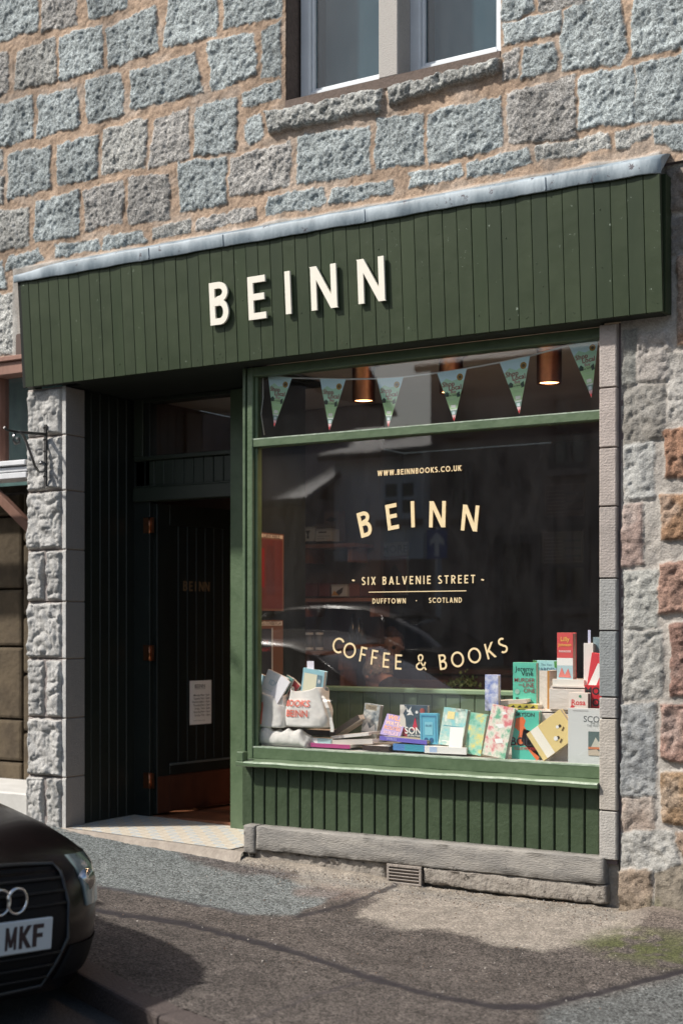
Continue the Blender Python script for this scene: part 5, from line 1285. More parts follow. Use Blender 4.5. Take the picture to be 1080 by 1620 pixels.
small_box('white carton with a bird drawing on the middle shelf', 524, 548, 925, 944, 1.58, (170, 164, 156), [('poly', [(.1, .1), (.4, .5), (.8, .8), (.7, .3), (.5, .1)], (60, 52, 50)), ('poly', [(.0, .1), (.5, .1), (.2, .5)], (170, 120, 60))])
for k, (x0, x1, c) in enumerate(((467, 478, (100, 86, 80)), (480, 502, (84, 40, 34)), (504, 521, (96, 50, 44)), (552, 568, (110, 60, 44)), (569, 590, (86, 46, 38)))):
    small_box(['grey tin at the left end of the middle shelf', 'wide dark red packet on the middle shelf', 'brick red packet left of the bird carton', 'orange brown packet right of the bird carton', 'dark brown packet at the right end of the middle shelf'][k], x0, x1, 923, 944, 1.6, c, cat='packet')
for k, x in enumerate((474.5, 489.5, 505)):
    P = at(x, 1028, 1.62); r_ = .026; root = empty('jar', P, ['left', 'middle', 'right'][k] + ' one of three dark jars with white lids on the lowest shelf', 'jar', 'jars on the lowest shelf')
    bm = bmesh.new(); lathe(bm, [(.001, 0), (r_, .0), (r_, .10), (.001, .101)], P, 20); fin('jar_body', bm, flat_mat((70, 66, 62)), root)
    bm = bmesh.new(); lathe(bm, [(r_ + .001, .100), (r_ + .001, .114), (.001, .115)], P, 20); lathe(bm, [(r_ + .001, .0), (r_ + .001, .016)], P, 20); fin('lid', bm, flat_mat((190, 188, 182)), root)
for k, (x, yb, hp) in enumerate(((557, 1020, 48), (567, 1020, 42), (572, 1018, 32))):
    P = at(x, yb, 1.7); hh = hp / scl(x, 1.7)
    bm = bmesh.new(); lathe(bm, [(.001, 0), (.03, .0), (.03, hh * .5), (.011, hh * .68), (.010, hh * .95), (.014, hh * .96), (.014, hh), (.001, hh)], P, 16)
    o = fin('bottle', bm, mat('clear_bottle', (.05, .055, .06), rough=.1)); tag(o, ['tallest', 'middle', 'shortest'][k] + ' of the three glass bottles behind the coffee lettering', 'bottle', 'glass bottles behind the lettering')
bm = bmesh.new(); a, b = at(545, 1019, 1.72), at(600, 1019, 1.72); box(bm, a.x, b.x, 1.62, 1.8, a.z - .03, a.z - .001, bev=.003); box(bm, a.x + .02, a.x + .05, 1.63, 1.79, FLZ, a.z - .031); box(bm, b.x - .05, b.x - .02, 1.63, 1.79, FLZ, a.z - .031)
o = fin('side_counter', bm, M_shelf); tag(o, 'narrow dark wooden counter carrying the glass bottles', 'counter')
# cafe counter deep in the shop and a leafy pot plant
bm = bmesh.new(); a = PX(690, 2.9); box(bm, a, a + 1.2, 2.6, 3.1, FLZ, H - .35, bev=.006); box(bm, a - .03, a + 1.23, 2.57, 3.13, H - .349, H - .31, bev=.006)
o = fin('cafe_counter', bm, mat('counter_wood', (.07, .035, .025), (.10, .05, .03), 5, .5)); tag(o, 'dark wooden cafe counter at the back right of the shop', 'counter')
P = at(733, 1092, 1.15); pr = empty('potted_plant', P, 'small bushy pot plant on the ledge behind the partition', 'plant')
bm = bmesh.new(); lathe(bm, [(.001, -.10), (.045, -.10), (.06, 0), (.055, 0), (.001, -.01)], P, 20); fin('pot', bm, flat_mat((90, 80, 74)), pr)
bm = bmesh.new(); rp = random.Random(3)
for k in range(150):
    c = P + Vector((rp.gauss(0, .05), rp.gauss(0, .04), .02 + abs(rp.gauss(0, .035)))); e = Euler((rp.uniform(0, 3), rp.uniform(0, 3), rp.uniform(0, 6))); s_ = rp.uniform(.010, .02); m3 = e.to_matrix()
    bm.faces.new([bm.verts.new(c + m3 @ Vector(q)) for q in ((-s_, 0, 0), (0, -s_ * .5, .003), (s_, 0, 0), (0, s_ * .5, .003))])
fin('foliage', bm, mat('pot_leaf', (.05, .10, .02), (.09, .13, .03), 40, .6), pr)
bm = bmesh.new(); a = PX(700, 1.1); box(bm, a - .2, a + .4, 1.05, 1.3, P.z - .13, P.z - .101, bev=.003); box(bm, a - .19, a - .14, 1.1, 1.25, FLZ, P.z - .131); box(bm, a + .34, a + .39, 1.1, 1.25, FLZ, P.z - .131)
o = fin('side_table', bm, M_shelf); tag(o, 'narrow table under the pot plant behind the partition', 'table')
# ------------------------------------------------------------------ people in the cafe, one continuous body each
M_skin = mat('skin', (.50, .30, .23), (.46, .26, .20), 30, .55, .05, 200)
def person(label, root_loc, J, head_c, head_r, face_dir, cloth_c, hair_c, hair_scale, tilt=0, hair_style='up'):
    """J: dict of joints (x,y,z,radius) relative to root_loc; builds torso, arms, hands with five fingers and legs"""
    root = empty('person', root_loc, label, 'person', 'people sitting in the cafe')
    O = Vector(root_loc)
    E = [('pelvis', 'spine'), ('spine', 'chest'), ('chest', 'neck'), ('neck', 'skull')]
    for s in 'LR': E += [('chest', 'sh' + s), ('sh' + s, 'el' + s), ('el' + s, 'wr' + s), ('wr' + s, 'pa' + s), ('pelvis', 'hip' + s), ('hip' + s, 'kn' + s), ('kn' + s, 'an' + s), ('an' + s, 'to' + s)]
    for s in 'LR':
        wv = Vector(J['wr' + s][:3]); pv = Vector(J['pa' + s][:3]); d = (pv - wv).normalized(); sd_ = d.cross(Vector((0, 0, 1))).normalized()
        for k, (o_, ln) in enumerate(((-.03, .06), (-.012, .075), (.008, .08), (.026, .07), (.042, .055))):
            b_ = pv + sd_ * o_ * .8 + (d * -.02 if k == 0 else Vector()); m_ = b_ + d * ln * .6 + Vector((0, 0, .006)) + (sd_ * -.02 if k == 0 else Vector()); e_ = m_ + d * ln * .4 + Vector((0, 0, -.014))
            J['f%d%s' % (k, s)] = (*b_, .009); J['g%d%s' % (k, s)] = (*m_, .0085); J['h%d%s' % (k, s)] = (*e_, .007)
            E += [('pa' + s, 'f%d%s' % (k, s)), ('f%d%s' % (k, s), 'g%d%s' % (k, s)), ('g%d%s' % (k, s), 'h%d%s' % (k, s))]
    names = list(J); me = bpy.data.meshes.new('body'); me.from_pydata([Vector(J[n][:3]) + O for n in names], [(names.index(a), names.index(b)) for a, b in E], [])
    o = bpy.data.objects.new('body', me); C.objects.link(o)
    sk = o.modifiers.new('skin', 'SKIN'); sk.use_smooth_shade = True
    for i, n in enumerate(names): r_ = J[n][3] * (.78 if n in ('chest', 'spine', 'pelvis') or n[:2] in ('sh', 'el', 'hi', 'kn') else 1); me.skin_vertices[0].data[i].radius = (r_, r_ * (.8 if n in ('chest', 'spine') else 1)); me.skin_vertices[0].data[i].use_root = n == 'pelvis'
    sb = o.modifiers.new('sub', 'SUBSURF'); sb.levels = sb.render_levels = 2
    dg_ = bpy.context.evaluated_depsgraph_get(); m2 = bpy.data.meshes.new_from_object(o.evaluated_get(dg_)); bpy.data.objects.remove(o)
    bm = bmesh.new(); bm.from_mesh(m2); bpy.data.meshes.remove(m2)
    # head: skull, jaw, brow, nose, lips, ears in one lump with the neck, fused by a voxel remesh
    hc = O + Vector(head_c); fd = Vector(face_dir).normalized(); rt = fd.cross(Vector((0, 0, 1))).normalized(); up = rt.cross(fd).normalized()
    B3 = Matrix((rt, fd, up)).transposed()
    def blob(c, rx, ry, rz, seg=20):
        r_ = bmesh.ops.create_uvsphere(bm, u_segments=seg, v_segments=seg // 2 + 2, radius=1)
        for v in r_['verts']:
            l = Vector((v.co.x * rx, v.co.y * ry, v.co.z * rz)) + Vector(c); v.co = hc + B3 @ (l * head_r)
    blob((0, -.08, .12), .74, .92, .82); blob((0, .22, -.22), .60, .62, .78); blob((0, .50, -.62), .34, .30, .28); blob((0, .70, .16), .52, .18, .16)
    blob((0, .90, -.12), .09, .13, .26, 12); blob((0, .98, -.26), .13, .12, .10, 12); blob((0, .80, -.50), .22, .09, .07, 12); blob((0, .79, -.58), .18, .09, .06, 12)
    for q in (-1, 1):
        blob((q * .76, -.02, -.05), .06, .18, .26, 12); blob((q * .30, .66, -.14), .2, .14, .16, 12)
    mh = bpy.data.meshes.new('body'); bm.to_mesh(mh); bm.free()
    ob = link('body', mh, M_skin, root)
    rm = ob.modifiers.new('fuse', 'REMESH'); rm.mode = 'VOXEL'; rm.voxel_size = .007; rm.use_smooth_shade = True
    sm = ob.modifiers.new('smooth', 'SMOOTH'); sm.factor = .5; sm.iterations = 3
    bm = bmesh.new()
    for q in (-1, 1):
        r_ = bmesh.ops.create_uvsphere(bm, u_segments=12, v_segments=8, radius=.12 * head_r)
        for v in r_['verts']: v.co = hc + B3 @ (Vector((q * .28, .80, .02)) * head_r) + v.co
    fin('eyes', bm, flat_mat((60, 50, 48), .2), root, smooth=True)
    # hair cap
    bm = bmesh.new(); r_ = bmesh.ops.create_icosphere(bm, subdivisions=5, radius=1)
    for v in list(bm.verts):
        l = v.co.copy()
        if l.y > .35 and l.z < .52 or l.z < -.35 - .25 * max(0, -l.y): bm.verts.remove(v); continue
        n_ = float(fbm(np.array(l.x * 6. + 20), np.array(l.z * 9. + l.y * 5 + 20), 4, 2)) - .5
        l = Vector((l.x * .80, l.y * .98 - .08, l.z * .90 + .13)) * (1 + .16 * hair_scale * n_)
        v.co = hc + B3 @ (l * head_r)
    if hair_style == 'bun':
        r_ = bmesh.ops.create_icosphere(bm, subdivisions=3, radius=.34 * head_r)
        for v in r_['verts']: v.co = hc + B3 @ (Vector((0, -.75, .75)) * head_r) + v.co
    fin('hair', bm, mat('hair_%d' % int(hair_c[0] * 1000), hair_c, tuple(c * .55 for c in hair_c), 60, .8, .8, 120), root, smooth=True)
    # clothes: a jacket over torso and arms, trousers over the legs
    for nm, chain_, grow, cc in (('jacket', [('pelvis', 'spine'), ('spine', 'chest'), ('chest', 'neckb')] + [(a + s, b + s) if a != 'chest' else ('chest', b + s) for s in 'LR' for a, b in (('chest', 'sh'), ('sh', 'el'), ('el', 'wr'))], .014, cloth_c),
                                ('trousers', [('pelvis', 'hipL'), ('pelvis', 'hipR'), ('hipL', 'knL'), ('knL', 'anL'), ('hipR', 'knR'), ('knR', 'anR')], .012, (.03, .03, .035))):
        JJ = dict(J); cx_, nx_ = Vector(J['chest'][:3]), Vector(J['neck'][:3]); q = cx_.lerp(nx_, .75); JJ['neckb'] = (*q, J['neck'][3] * 1.15)
        ns = []
        for a, b in chain_:
            for t in (a, b):
                if t not in ns: ns.append(t)
        bm = bmesh.new()
        for n in ns:
            r_ = bmesh.ops.create_uvsphere(bm, u_segments=20, v_segments=12, radius=JJ[n][3] + grow)
            for v in r_['verts']: v.co = Vector((v.co.x, v.co.y, v.co.z)) + Vector(JJ[n][:3]) + O
        for p_, q_ in chain_:
            A_, B_ = Vector(JJ[p_][:3]) + O, Vector(JJ[q_][:3]) + O; ra_, rb_ = JJ[p_][3] + grow, JJ[q_][3] + grow
            if p_ == 'chest' and q_[:2] == 'sh': ra_ = rb_ = .5 * (rb_ + ra_ * .8)
            tube(bm, [A_.lerp(B_, t / 6) for t in range(7)], [ra_ + (rb_ - ra_) * t / 6 for t in range(7)], 18)
        o = fin(nm, bm, mat('cloth_%d' % int(cc[2] * 1000), cc, tuple(c * .8 for c in cc), 20, .95, .5, 60), root, smooth=True)
        rm = o.modifiers.new('fuse', 'REMESH'); rm.mode = 'VOXEL'; rm.voxel_size = .012; rm.use_smooth_shade = True
        sm = o.modifiers.new('smooth', 'SMOOTH'); sm.factor = .5; sm.iterations = 6
    return root
def seated(lean=(0, -.05), turn=0, sh=.17, head_h=.62):
    J = dict(pelvis=(0, 0, .50, .13), spine=(lean[0] * .4, lean[1] * .4, .68, .125), chest=(lean[0], lean[1], .90, .135), neck=(lean[0] * 1.25, lean[1] * 1.25, 1.06, .055), skull=(lean[0] * 1.5, lean[1] * 1.5, 1.16, .06))
    for s, q in (('L', -1), ('R', 1)):
        J['sh' + s] = (lean[0] + q * sh, lean[1], .97, .062); J['el' + s] = (lean[0] + q * (sh + .08), lean[1] - .10, .72, .045); J['wr' + s] = (lean[0] + q * .12, lean[1] - .32, .76, .03); J['pa' + s] = (lean[0] + q * .10, lean[1] - .39, .765, .032)
        J['hip' + s] = (q * .10, -.02, .48, .09); J['kn' + s] = (q * .13, -.44, .50, .062); J['an' + s] = (q * .13, -.40, .08, .042); J['to' + s] = (q * .14, -.54, .04, .035)
    return J
def rotJ(J, a):
    m = Matrix.Rotation(R(a), 3, 'Z'); return {k: (*(m @ Vector(v[:3])), v[3]) for k, v in J.items()}
P = at(618, 1024, 2.3); J = seated((0, -.04))
person('smiling woman with tied up auburn hair sitting in the cafe', (P.x, P.y, P.z - 1.19), rotJ(J, 25), (0.03, -.06, 1.20), .118, (.45, -1, -.12), (.07, .07, .09), (.10, .04, .02), 1, hair_style='bun')
P = at(597, 1068, 1.45); J = seated((-.22, -.10), sh=.19)
J = rotJ(J, -35)
hc_ = Vector(J['neck'][:3]) + Vector((-.09, .02, .04))
J['skull'] = (*(Vector(J['neck'][:3]).lerp(hc_, .7)), .06)
person('grey haired man in a dark jacket leaning forward, seen from behind', (P.x - hc_.x, P.y - hc_.y, P.z - hc_.z), J, tuple(hc_), .112, (-.75, .5, -.5), (.065, .067, .075), (.34, .31, .28), 2.2)
# chairs they sit on
for k, (px_, Yc, lab, zt) in enumerate(((618, 2.3, 'dark wooden chair under the smiling woman', 0), (640, 1.45, 'dark wooden chair under the grey haired man', 0))):
    x = PX(px_, Yc); y = Yc; zc_ = H - .16 - 1.19 + .38 if k == 0 else FLZ + .40
    ch = empty('chair', (x, y, FLZ), lab, 'chair', 'cafe chairs'); mm = _mats['counter_wood']
    zs__ = FLZ + .43
    bm = bmesh.new(); box(bm, x - .2, x + .2, y - .2, y + .2, zs__ - .03, zs__, bev=.008); fin('seat', bm, mm, ch)
    for q in (-1, 1):
        for r_ in (-1, 1):
            bm = bmesh.new(); tube(bm, [(x + q * .17, y + r_ * .17, zs__ - .03), (x + q * .19, y + r_ * .19, FLZ)], [.018, .013], 8); fin('leg', bm, mm, ch)
    bm = bmesh.new(); box(bm, x - .19, x + .19, y + .2, y + .22, zs__ + .15, zs__ + .42, bev=.006); box(bm, x - .19, x - .16, y + .19, y + .2, zs__, zs__ + .4); box(bm, x + .16, x + .19, y + .19, y + .2, zs__, zs__ + .4); fin('backrest', bm, mm, ch)

# ------------------------------------------------------------------ wrought iron bracket on the left pilaster
XB = PX(75, -.05)
br = empty('sign_bracket', (XB, -.05, at(75, 720, -.05).z), 'black wrought iron scroll bracket on the left granite pilaster, with no sign', 'bracket')
bm = bmesh.new(); box(bm, XB - .013, XB + .007, -.066, -.052, at(75, 770, -.05).z, at(75, 672, -.05).z, bev=.002)
for py_ in (677, 696, 714, 754): 
    z = at(75, py_, -.05).z; box(bm, XB - .02, XB + .010, -.066, -.0625, z - .006, z + .006, bev=.002)
fin('back_bar', bm, M_iron, br)
def px3(l): return [bp(a, b, XB) for a, b in l]
bm = bmesh.new(); tube(bm, px3([(73, 687), (50, 685), (24, 683), (12, 680), (7, 676)]), [.009, .009, .008, .007, .008], 8); fin('arm', bm, M_iron, br)
bm = bmesh.new()
tube(bm, px3([(30, 683), (36, 687), (42, 698), (47, 712), (52, 726), (56, 738), (62, 747), (68, 746), (72, 740), (71, 733), (66, 730), (64, 735)]), .008, 8)
tube(bm, px3([(25, 684), (22, 690), (22, 697), (25, 702), (31, 700), (31, 694), (27, 693)]), .008, 8)
tube(bm, px3([(72, 746), (72, 738), (67, 731)]), .006, 6)
fin('scroll', bm, mat('polished_iron', (.16, .16, .16), (.3, .3, .3), 30, .3, metal=.8), br)

# ------------------------------------------------------------------ the neighbour on the left
nb_ = empty('neighbouring_shop', (LX0 - .5, .2, 0), 'brown timbered shop window and doorway at the left edge, beyond the granite pilaster', 'building')
nx0, nx1 = -9.0, LX0 - .002
M_nbt = mat('brown_timber', (.20, .10, .07), (.28, .15, .11), 8, .6, .3, 30, stretch=(1, 1, .3))
M_nst = mat('brown_stone', (.055, .040, .024), (.10, .075, .045), 6, .95, .8, 25)
def zz(py_, px_=20, Y=.1): return at(px_, py_, Y).z
bm = bmesh.new(); box(bm, nx0, nx1, -.01, .12, zz(592, Y=.0), zz(572, Y=.0), bev=.004); box(bm, nx0, nx1, -.03, .1, zz(572, Y=0) + .001, zz(564, Y=0) , bev=.004); fin('lintel', bm, M_nbt, nb_)
bm = bmesh.new(); x1f = PX(8, .1); box(bm, x1f - .09, x1f, .06, .14, zz(728), zz(597), bev=.004); box(bm, nx0, nx0 + .1, .06, .14, zz(728), zz(597)); nwf = fin('window', bm, M_nbt, nb_)
bm = bmesh.new(); box(bm, nx0, nx1, .105, .11, zz(729), zz(596)); fin('pane', bm, M_glass, nwf)
bm = bmesh.new(); box(bm, nx0, nx1, .35, .36, zz(760), zz(560)); fin('blind', bm, mat('teal_blind', (.05, .10, .10), (.10, .19, .18), 5, .9, stretch=(1, 1, .5)), nwf)
bm = bmesh.new()
box(bm, nx0, nx1, -.04, .15, zz(738, Y=0), zz(730, Y=0), bev=.004); box(bm, nx0, nx1, -.02, .15, zz(747, Y=0), zz(740, Y=0), bev=.003); box(bm, nx0, nx1, -.03, .15, zz(758, Y=0), zz(749, Y=0), bev=.003)
fin('window_sill', bm, mat('white_sill', (.55, .56, .58), (.66, .67, .68), 8, .5), nb_)
bm = bmesh.new()
for k in range(9):
    x = nx1 - .30 * (k + 1); z = .12
    while z < zz(765): hgt = .28 + .1 * ((k * 7 + int(z * 10)) % 3); box(bm, x + .006, x + .294, .55, .75, z, min(z + hgt - .012, zz(765)), bev=.02, seg=2); z += hgt
box(bm, nx0, nx1, .72, .80, -.3, 3.1); fin('wall', bm, M_nst, nb_)
bm = bmesh.new(); box(bm, -.55, .55, .35, .40, -.03, .03, bev=.003, M=Matrix.Translation((PX(15, .35), 0, zz(805, Y=.35))) @ Matrix.Rotation(R(38), 4, 'Y')); fin('brace', bm, M_nbt, nb_)
bm = bmesh.new(); box(bm, nx0, nx1, -.015, .55, -.4, at(20, 1253, 0).z, bev=.01); fin('step', bm, mat('pale_step', (.48, .47, .44), (.56, .55, .52), 6, .8, .2, 40), nb_)

# ------------------------------------------------------------------ parked car
M_car = mat('dark_paint', (.006, .004, .004), (.008, .005, .005), 4, .25, coat=.12, spec=.16)
M_trim = mat('black_plastic', (.005, .005, .006), rough=.6, spec=.15)
M_chrome = mat('chrome', (.62, .62, .62), rough=.18, metal=1)
M_lamp = mat('headlamp_glass', (.09, .12, .12), (.17, .21, .21), 14, .2, coat=.5)
M_tyre = mat('tyre_rubber', (.015, .015, .016), rough=.85)
M_rim = mat('alloy', (.35, .36, .37), rough=.35, metal=.9)
M_cglass = mat('tinted_glass', (.010, .012, .013), rough=.06, coat=1)
def car(label, number, group='parked cars'):
    root = empty('parked_car', (0, 0, 0), label, 'car', group)
    prof = [(-.16, .17), (-.06, .20), (-.02, .28), (0, .38), (-.005, .48), (-.03, .57), (-.07, .64), (-.13, .69), (-.24, .735), (-.45, .79), (-.8, .85), (-1.15, .895), (-1.45, .92), (-2.2, .93), (-3.0, .93), (-3.6, .94), (-4.1, .95), (-4.42, .93), (-4.50, .86), (-4.53, .70), (-4.55, .50), (-4.48, .32), (-4.35, .22)]
    hw = [.72, .80, .83, .85, .86, .865, .865, .865, .87, .875, .88, .885, .885, .885, .885, .88, .87, .85, .85, .86, .86, .84, .78]
    sb_ = [.42, .45, .46, .47, .47, .46, .44, .42, .38, .26, .12, .04, 0, 0, 0, 0, -.04, -.12, -.16, -.18, -.20, -.20, -.2]
    cr = [0, 0, 0, 0, 0, 0, .01, .03, .05, .07, .08, .075, .06, .04, .03, .04, .05, .05, .02, 0, 0, 0, 0]
    N_ = 16
    def pt(i, t):
        x, z = prof[i]; a = abs(t); y = hw[i] * math.copysign(1 - (1 - a) ** 1.15, t)
        r_ = abs(y) / hw[i]
        return Vector((x - sb_[i] * r_ ** 4.0, y, z - cr[i] * r_ ** 3))
    bm = bmesh.new(); G = {}
    for i in range(len(prof)):
        for j in range(-N_, N_ + 1): G[i, j] = bm.verts.new(pt(i, j / N_))
    for i in range(len(prof) - 1):
        for j in range(-N_, N_):
            f = bm.faces.new((G[i, j], G[i, j + 1], G[i + 1, j + 1], G[i + 1, j])); f.smooth = True
    # flanks from the shoulder down to the sill, with wheel arches
    ax = (-.92, -3.62)
    for q in (-1, 1):
        prev = None
        xs__ = [i for i in range(7, 18)]
        cols = []
        fine = []
        for i in range(7, 17):
            for s_ in range(4): fine.append((i, s_ / 4))
        fine.append((17, 0))
        for (i, s_) in fine:
            a = pt(i, q); b = pt(min(i + 1, 17), q); top = a.lerp(b, s_)
            low = .19
            for xa_ in ax:
                dx = top.x - xa_
                if abs(dx) < .37: low = max(low, .31 + math.sqrt(max(0, .37 ** 2 - dx * dx)))
            col_ = []
            for k in range(8):
                t = k / 7; z = top.z * (1 - t) + low * t
                bul = .022 * math.sin(min(1, t * 1.4) * math.pi) - .05 * max(0, (.35 - z) / .35)
                col_.append(bm.verts.new((top.x, top.y + q * bul, z)))
            cols.append(col_)
        for A, Bq in zip(cols, cols[1:]):
            for k in range(7): f = bm.faces.new((A[k], A[k + 1], Bq[k + 1], Bq[k])); f.smooth = True
    bmesh.ops.remove_doubles(bm, verts=bm.verts, dist=.004)
    fin('body', bm, M_car, root)
    # greenhouse
    gp = [(-1.20, .90, .74), (-1.55, 1.10, .68), (-1.95, 1.32, .60), (-2.2, 1.385, .575), (-2.7, 1.41, .57), (-3.2, 1.385, .565), (-3.6, 1.27, .58), (-4.0, 1.08, .62), (-4.2, .93, .66)]
    bm = bmesh.new(); rows = []
    for (x, z, w_) in gp:
        r_ = []
        for (fy, fz) in ((-1.16, -9), (-1.0, -.035), (-.93, -.008), (-.6, .004), (0, .012), (.6, .004), (.93, -.008), (1.0, -.035), (1.16, -9)):
            zb = .90
            if fz == -9: r_.append(bm.verts.new((x, math.copysign(min(.80, w_ + (z - zb) * .34 + .03), fy), zb)))
            else: r_.append(bm.verts.new((x, w_ * fy, z + fz)))
        rows.append(r_)
    for A, Bq in zip(rows, rows[1:]):
        for k in range(8): f = bm.faces.new((A[k], A[k + 1], Bq[k + 1], Bq[k])); f.smooth = 0 < k < 7
    fin('windscreen_and_windows', bm, M_cglass, root)
    bm = bmesh.new(); rows = []
    for (x, z, w_) in gp[2:7]:
        rows.append([bm.verts.new((x + (.02 if x > -2.5 else -.02), w_ * fy * 1.005, z + fz + .006)) for fy, fz in ((-1.0, -.03), (-.93, -.006), (-.6, .005), (0, .013), (.6, .005), (.93, -.006), (1.0, -.03))])
    for A, Bq in zip(rows, rows[1:]):
        for k in range(6): f = bm.faces.new((A[k], A[k + 1], Bq[k + 1], Bq[k])); f.smooth = True
    fin('roof', bm, M_car, root)
    for q in (-1, 1):
        bm = bmesh.new()
        for (x0, z0, y0, x1, z1, y1) in ((-1.28, .93, .765, -2.0, 1.335, .605), (-2.62, .93, .80, -2.66, 1.39, .59), (-3.75, .93, .77, -3.45, 1.31, .59)):
            tube(bm, [(x0, q * y0, z0), (x1, q * y1, z1)], .022, 6)
        fin('pillar', bm, M_car, root)
    # wheels
    for xa_ in ax:
        for q in (-1, 1):
            bm = bmesh.new(); ring = [(.20, -.10), (.29, -.105), (.315, -.08), (.32, 0), (.315, .08), (.29, .10), (.20, .095)]
            n = 36; rr = [[bm.verts.new((xa_ + r_ * math.cos(t), q * (.78 + y_), .315 + r_ * math.sin(t))) for t in [2 * math.pi * k / n for k in range(n)]] for r_, y_ in ring]
            for A, Bq in zip(rr, rr[1:]):
                for k in range(n): f = bm.faces.new((A[k], A[(k + 1) % n], Bq[(k + 1) % n], Bq[k])); f.smooth = True
            wo = fin('wheel', bm, M_tyre, root)
            bm = bmesh.new()
            rr = [[bm.verts.new((xa_ + r_ * math.cos(t), q * (.78 + y_), .315 + r_ * math.sin(t))) for t in [2 * math.pi * k / n for k in range(n)]] for r_, y_ in ((.205, .09), (.19, .095), (.185, .04))]
            for A, Bq in zip(rr, rr[1:]):
                for k in range(n): bm.faces.new((A[k], A[(k + 1) % n], Bq[(k + 1) % n], Bq[k]))
            for k in range(5):
                Mx = Matrix.Translation((xa_, q * .85, .315)) @ Matrix.Rotation(R(72 * k), 4, 'Y'); box(bm, -.022, .022, -.012, .012, .02, .19, bev=.005, M=Mx)
            tube(bm, [(xa_, q * .83, .315), (xa_, q * .872, .315)], .045, 16)
            fin('rim', bm, M_rim, wo)
            bm = bmesh.new(); n = 30; A = [bm.verts.new((xa_ + .385 * math.cos(t), q * .70, .315 + .385 * math.sin(t))) for t in [2 * math.pi * k / n for k in range(n)]]; bm.faces.new(A); fin('wheel_arch', bm, M_trim, root)
    # patches conforming to the nose
    import bisect
    zl_ = [p[1] for p in prof[:8]]
    def nose(y, z, out=.0):
        z = max(zl_[0], min(zl_[-1], z)); i = min(max(bisect.bisect(zl_, z) - 1, 0), 6); t = (z - zl_[i]) / (zl_[i + 1] - zl_[i])
        x = prof[i][0] * (1 - t) + prof[i + 1][0] * t; h_ = hw[i] * (1 - t) + hw[i + 1] * t; s_ = sb_[i] * (1 - t) + sb_[i + 1] * t; c_ = cr[i] * (1 - t) + cr[i + 1] * t
        r_ = min(1, abs(y) / h_)
        n_ = Vector((1, .9 * math.copysign(r_ ** 2.4 * 1.6, y), .1)).normalized()
        return Vector((x - s_ * r_ ** 4.0, y, z - c_ * r_ ** 3)) + n_ * out
    def patch(bm, yf, z0, z1, out, ny=16, nz=8, mat_=0):
        V_ = {}
        for a in range(nz + 1):
            z = z0 + (z1 - z0) * a / nz; y0, y1 = yf(a / nz)
            for b in range(ny + 1):
                y = y0 + (y1 - y0) * b / ny; V_[a, b] = bm.verts.new(nose(y, z, out))
        ed = {}
        for a in range(nz + 1):
            z = z0 + (z1 - z0) * a / nz; y0, y1 = yf(a / nz)
            for b in (0, ny): ed[a, b] = bm.verts.new(nose(y0 if b == 0 else y1, z, -.004))
        for a in range(nz):
            for b in range(ny): f = bm.faces.new((V_[a, b], V_[a, b + 1], V_[a + 1, b + 1], V_[a + 1, b])); f.smooth = True
            for b in (0, ny): bm.faces.new((V_[a, b], V_[a + 1, b], ed[a + 1, b], ed[a, b]))
    bm = bmesh.new(); patch(bm, lambda t: (-.27 - .095 * min(1, t * 2.4), .27 + .095 * min(1, t * 2.4)), .235, .655, .004, 20, 10); gr = fin('grille', bm, M_trim, root)
    bm = bmesh.new()
    for k in range(9):
        z = .27 + k * .043; 
        if .365 < z < .50: continue
        hw_ = .26 + .095 * min(1, (z - .235) / .42 * 2.4)
        tube(bm, [nose(y, z, .010) for y in np.linspace(-hw_, hw_, 13)], .0065, 6)
    fin('grille_bar', bm, mat('satin_black', (.010, .010, .011), rough=.5, spec=.2), gr)
    ge = lambda t: .275 + .095 * min(1, t * 2.4)
    bm = bmesh.new(); e_ = [(-ge(t), .235 + .42 * t) for t in (0, .2, .4, .7, .95)] + [(-.35, .662), (-.2, .668), (0, .67), (.2, .668), (.35, .662)] + [(ge(t), .235 + .42 * t) for t in (.95, .7, .4, .2, 0)] + [(0, .228), (-.275, .235)]
    tube(bm, [nose(y, z, .008) for y, z in e_], .008, 6, caps=False); fin('grille_frame', bm, mat('dark_chrome', (.035, .035, .035), rough=.35, metal=.3), gr)
    bm = bmesh.new()
    for k in range(4):
        c = -.117 + .075 * k; nrm = 26; cc = nose(c, .555, .020 + .002 * (k % 2))
        tube(bm, [cc + Vector((0, .044 * math.cos(t), .044 * math.sin(t))) for t in [2 * math.pi * q / nrm for q in range(nrm + 1)]], .0058, 8, caps=False)
    fin('emblem', bm, M_chrome, gr)
    for q in (-1, 1):
        bm = bmesh.new(); patch(bm, lambda t: tuple(sorted((q * (.47 + .03 * (1 - t)), q * (.84 - .02 * (1 - t))))), .50, .685, .006, 14, 8); hl = fin('headlight', bm, M_lamp, root)
        bm = bmesh.new(); cc = nose(q * .52, .59, .008); lathe(bm, [(.001, 0), (.03, 0), (.045, .003), (.001, .004)], (0, 0, 0), 20)
        bmesh.ops.transform(bm, matrix=Matrix.Translation(cc) @ Matrix.Rotation(R(90), 4, 'Y'), verts=bm.verts); fin('bulb', bm, M_chrome, hl)
        bm = bmesh.new(); patch(bm, lambda t: tuple(sorted((q * (.33 + .06 * t), q * (.76 - .04 * t)))), .25, .37, .005, 10, 5); fin('air_intake', bm, M_trim, root)
        bm = bmesh.new(); box(bm, -1.72, -1.60, q * .83, q * .99, .93, 1.05, bev=.03, seg=2); box(bm, -1.70, -1.64, q * .74, q * .84, .90, .95); fin('wing_mirror', bm, M_car, root)
        bm = bmesh.new(); patch_ = [(-4.48, q * .62, .72), (-4.36, q * .84, .72), (-4.34, q * .85, .86), (-4.45, q * .62, .86)]
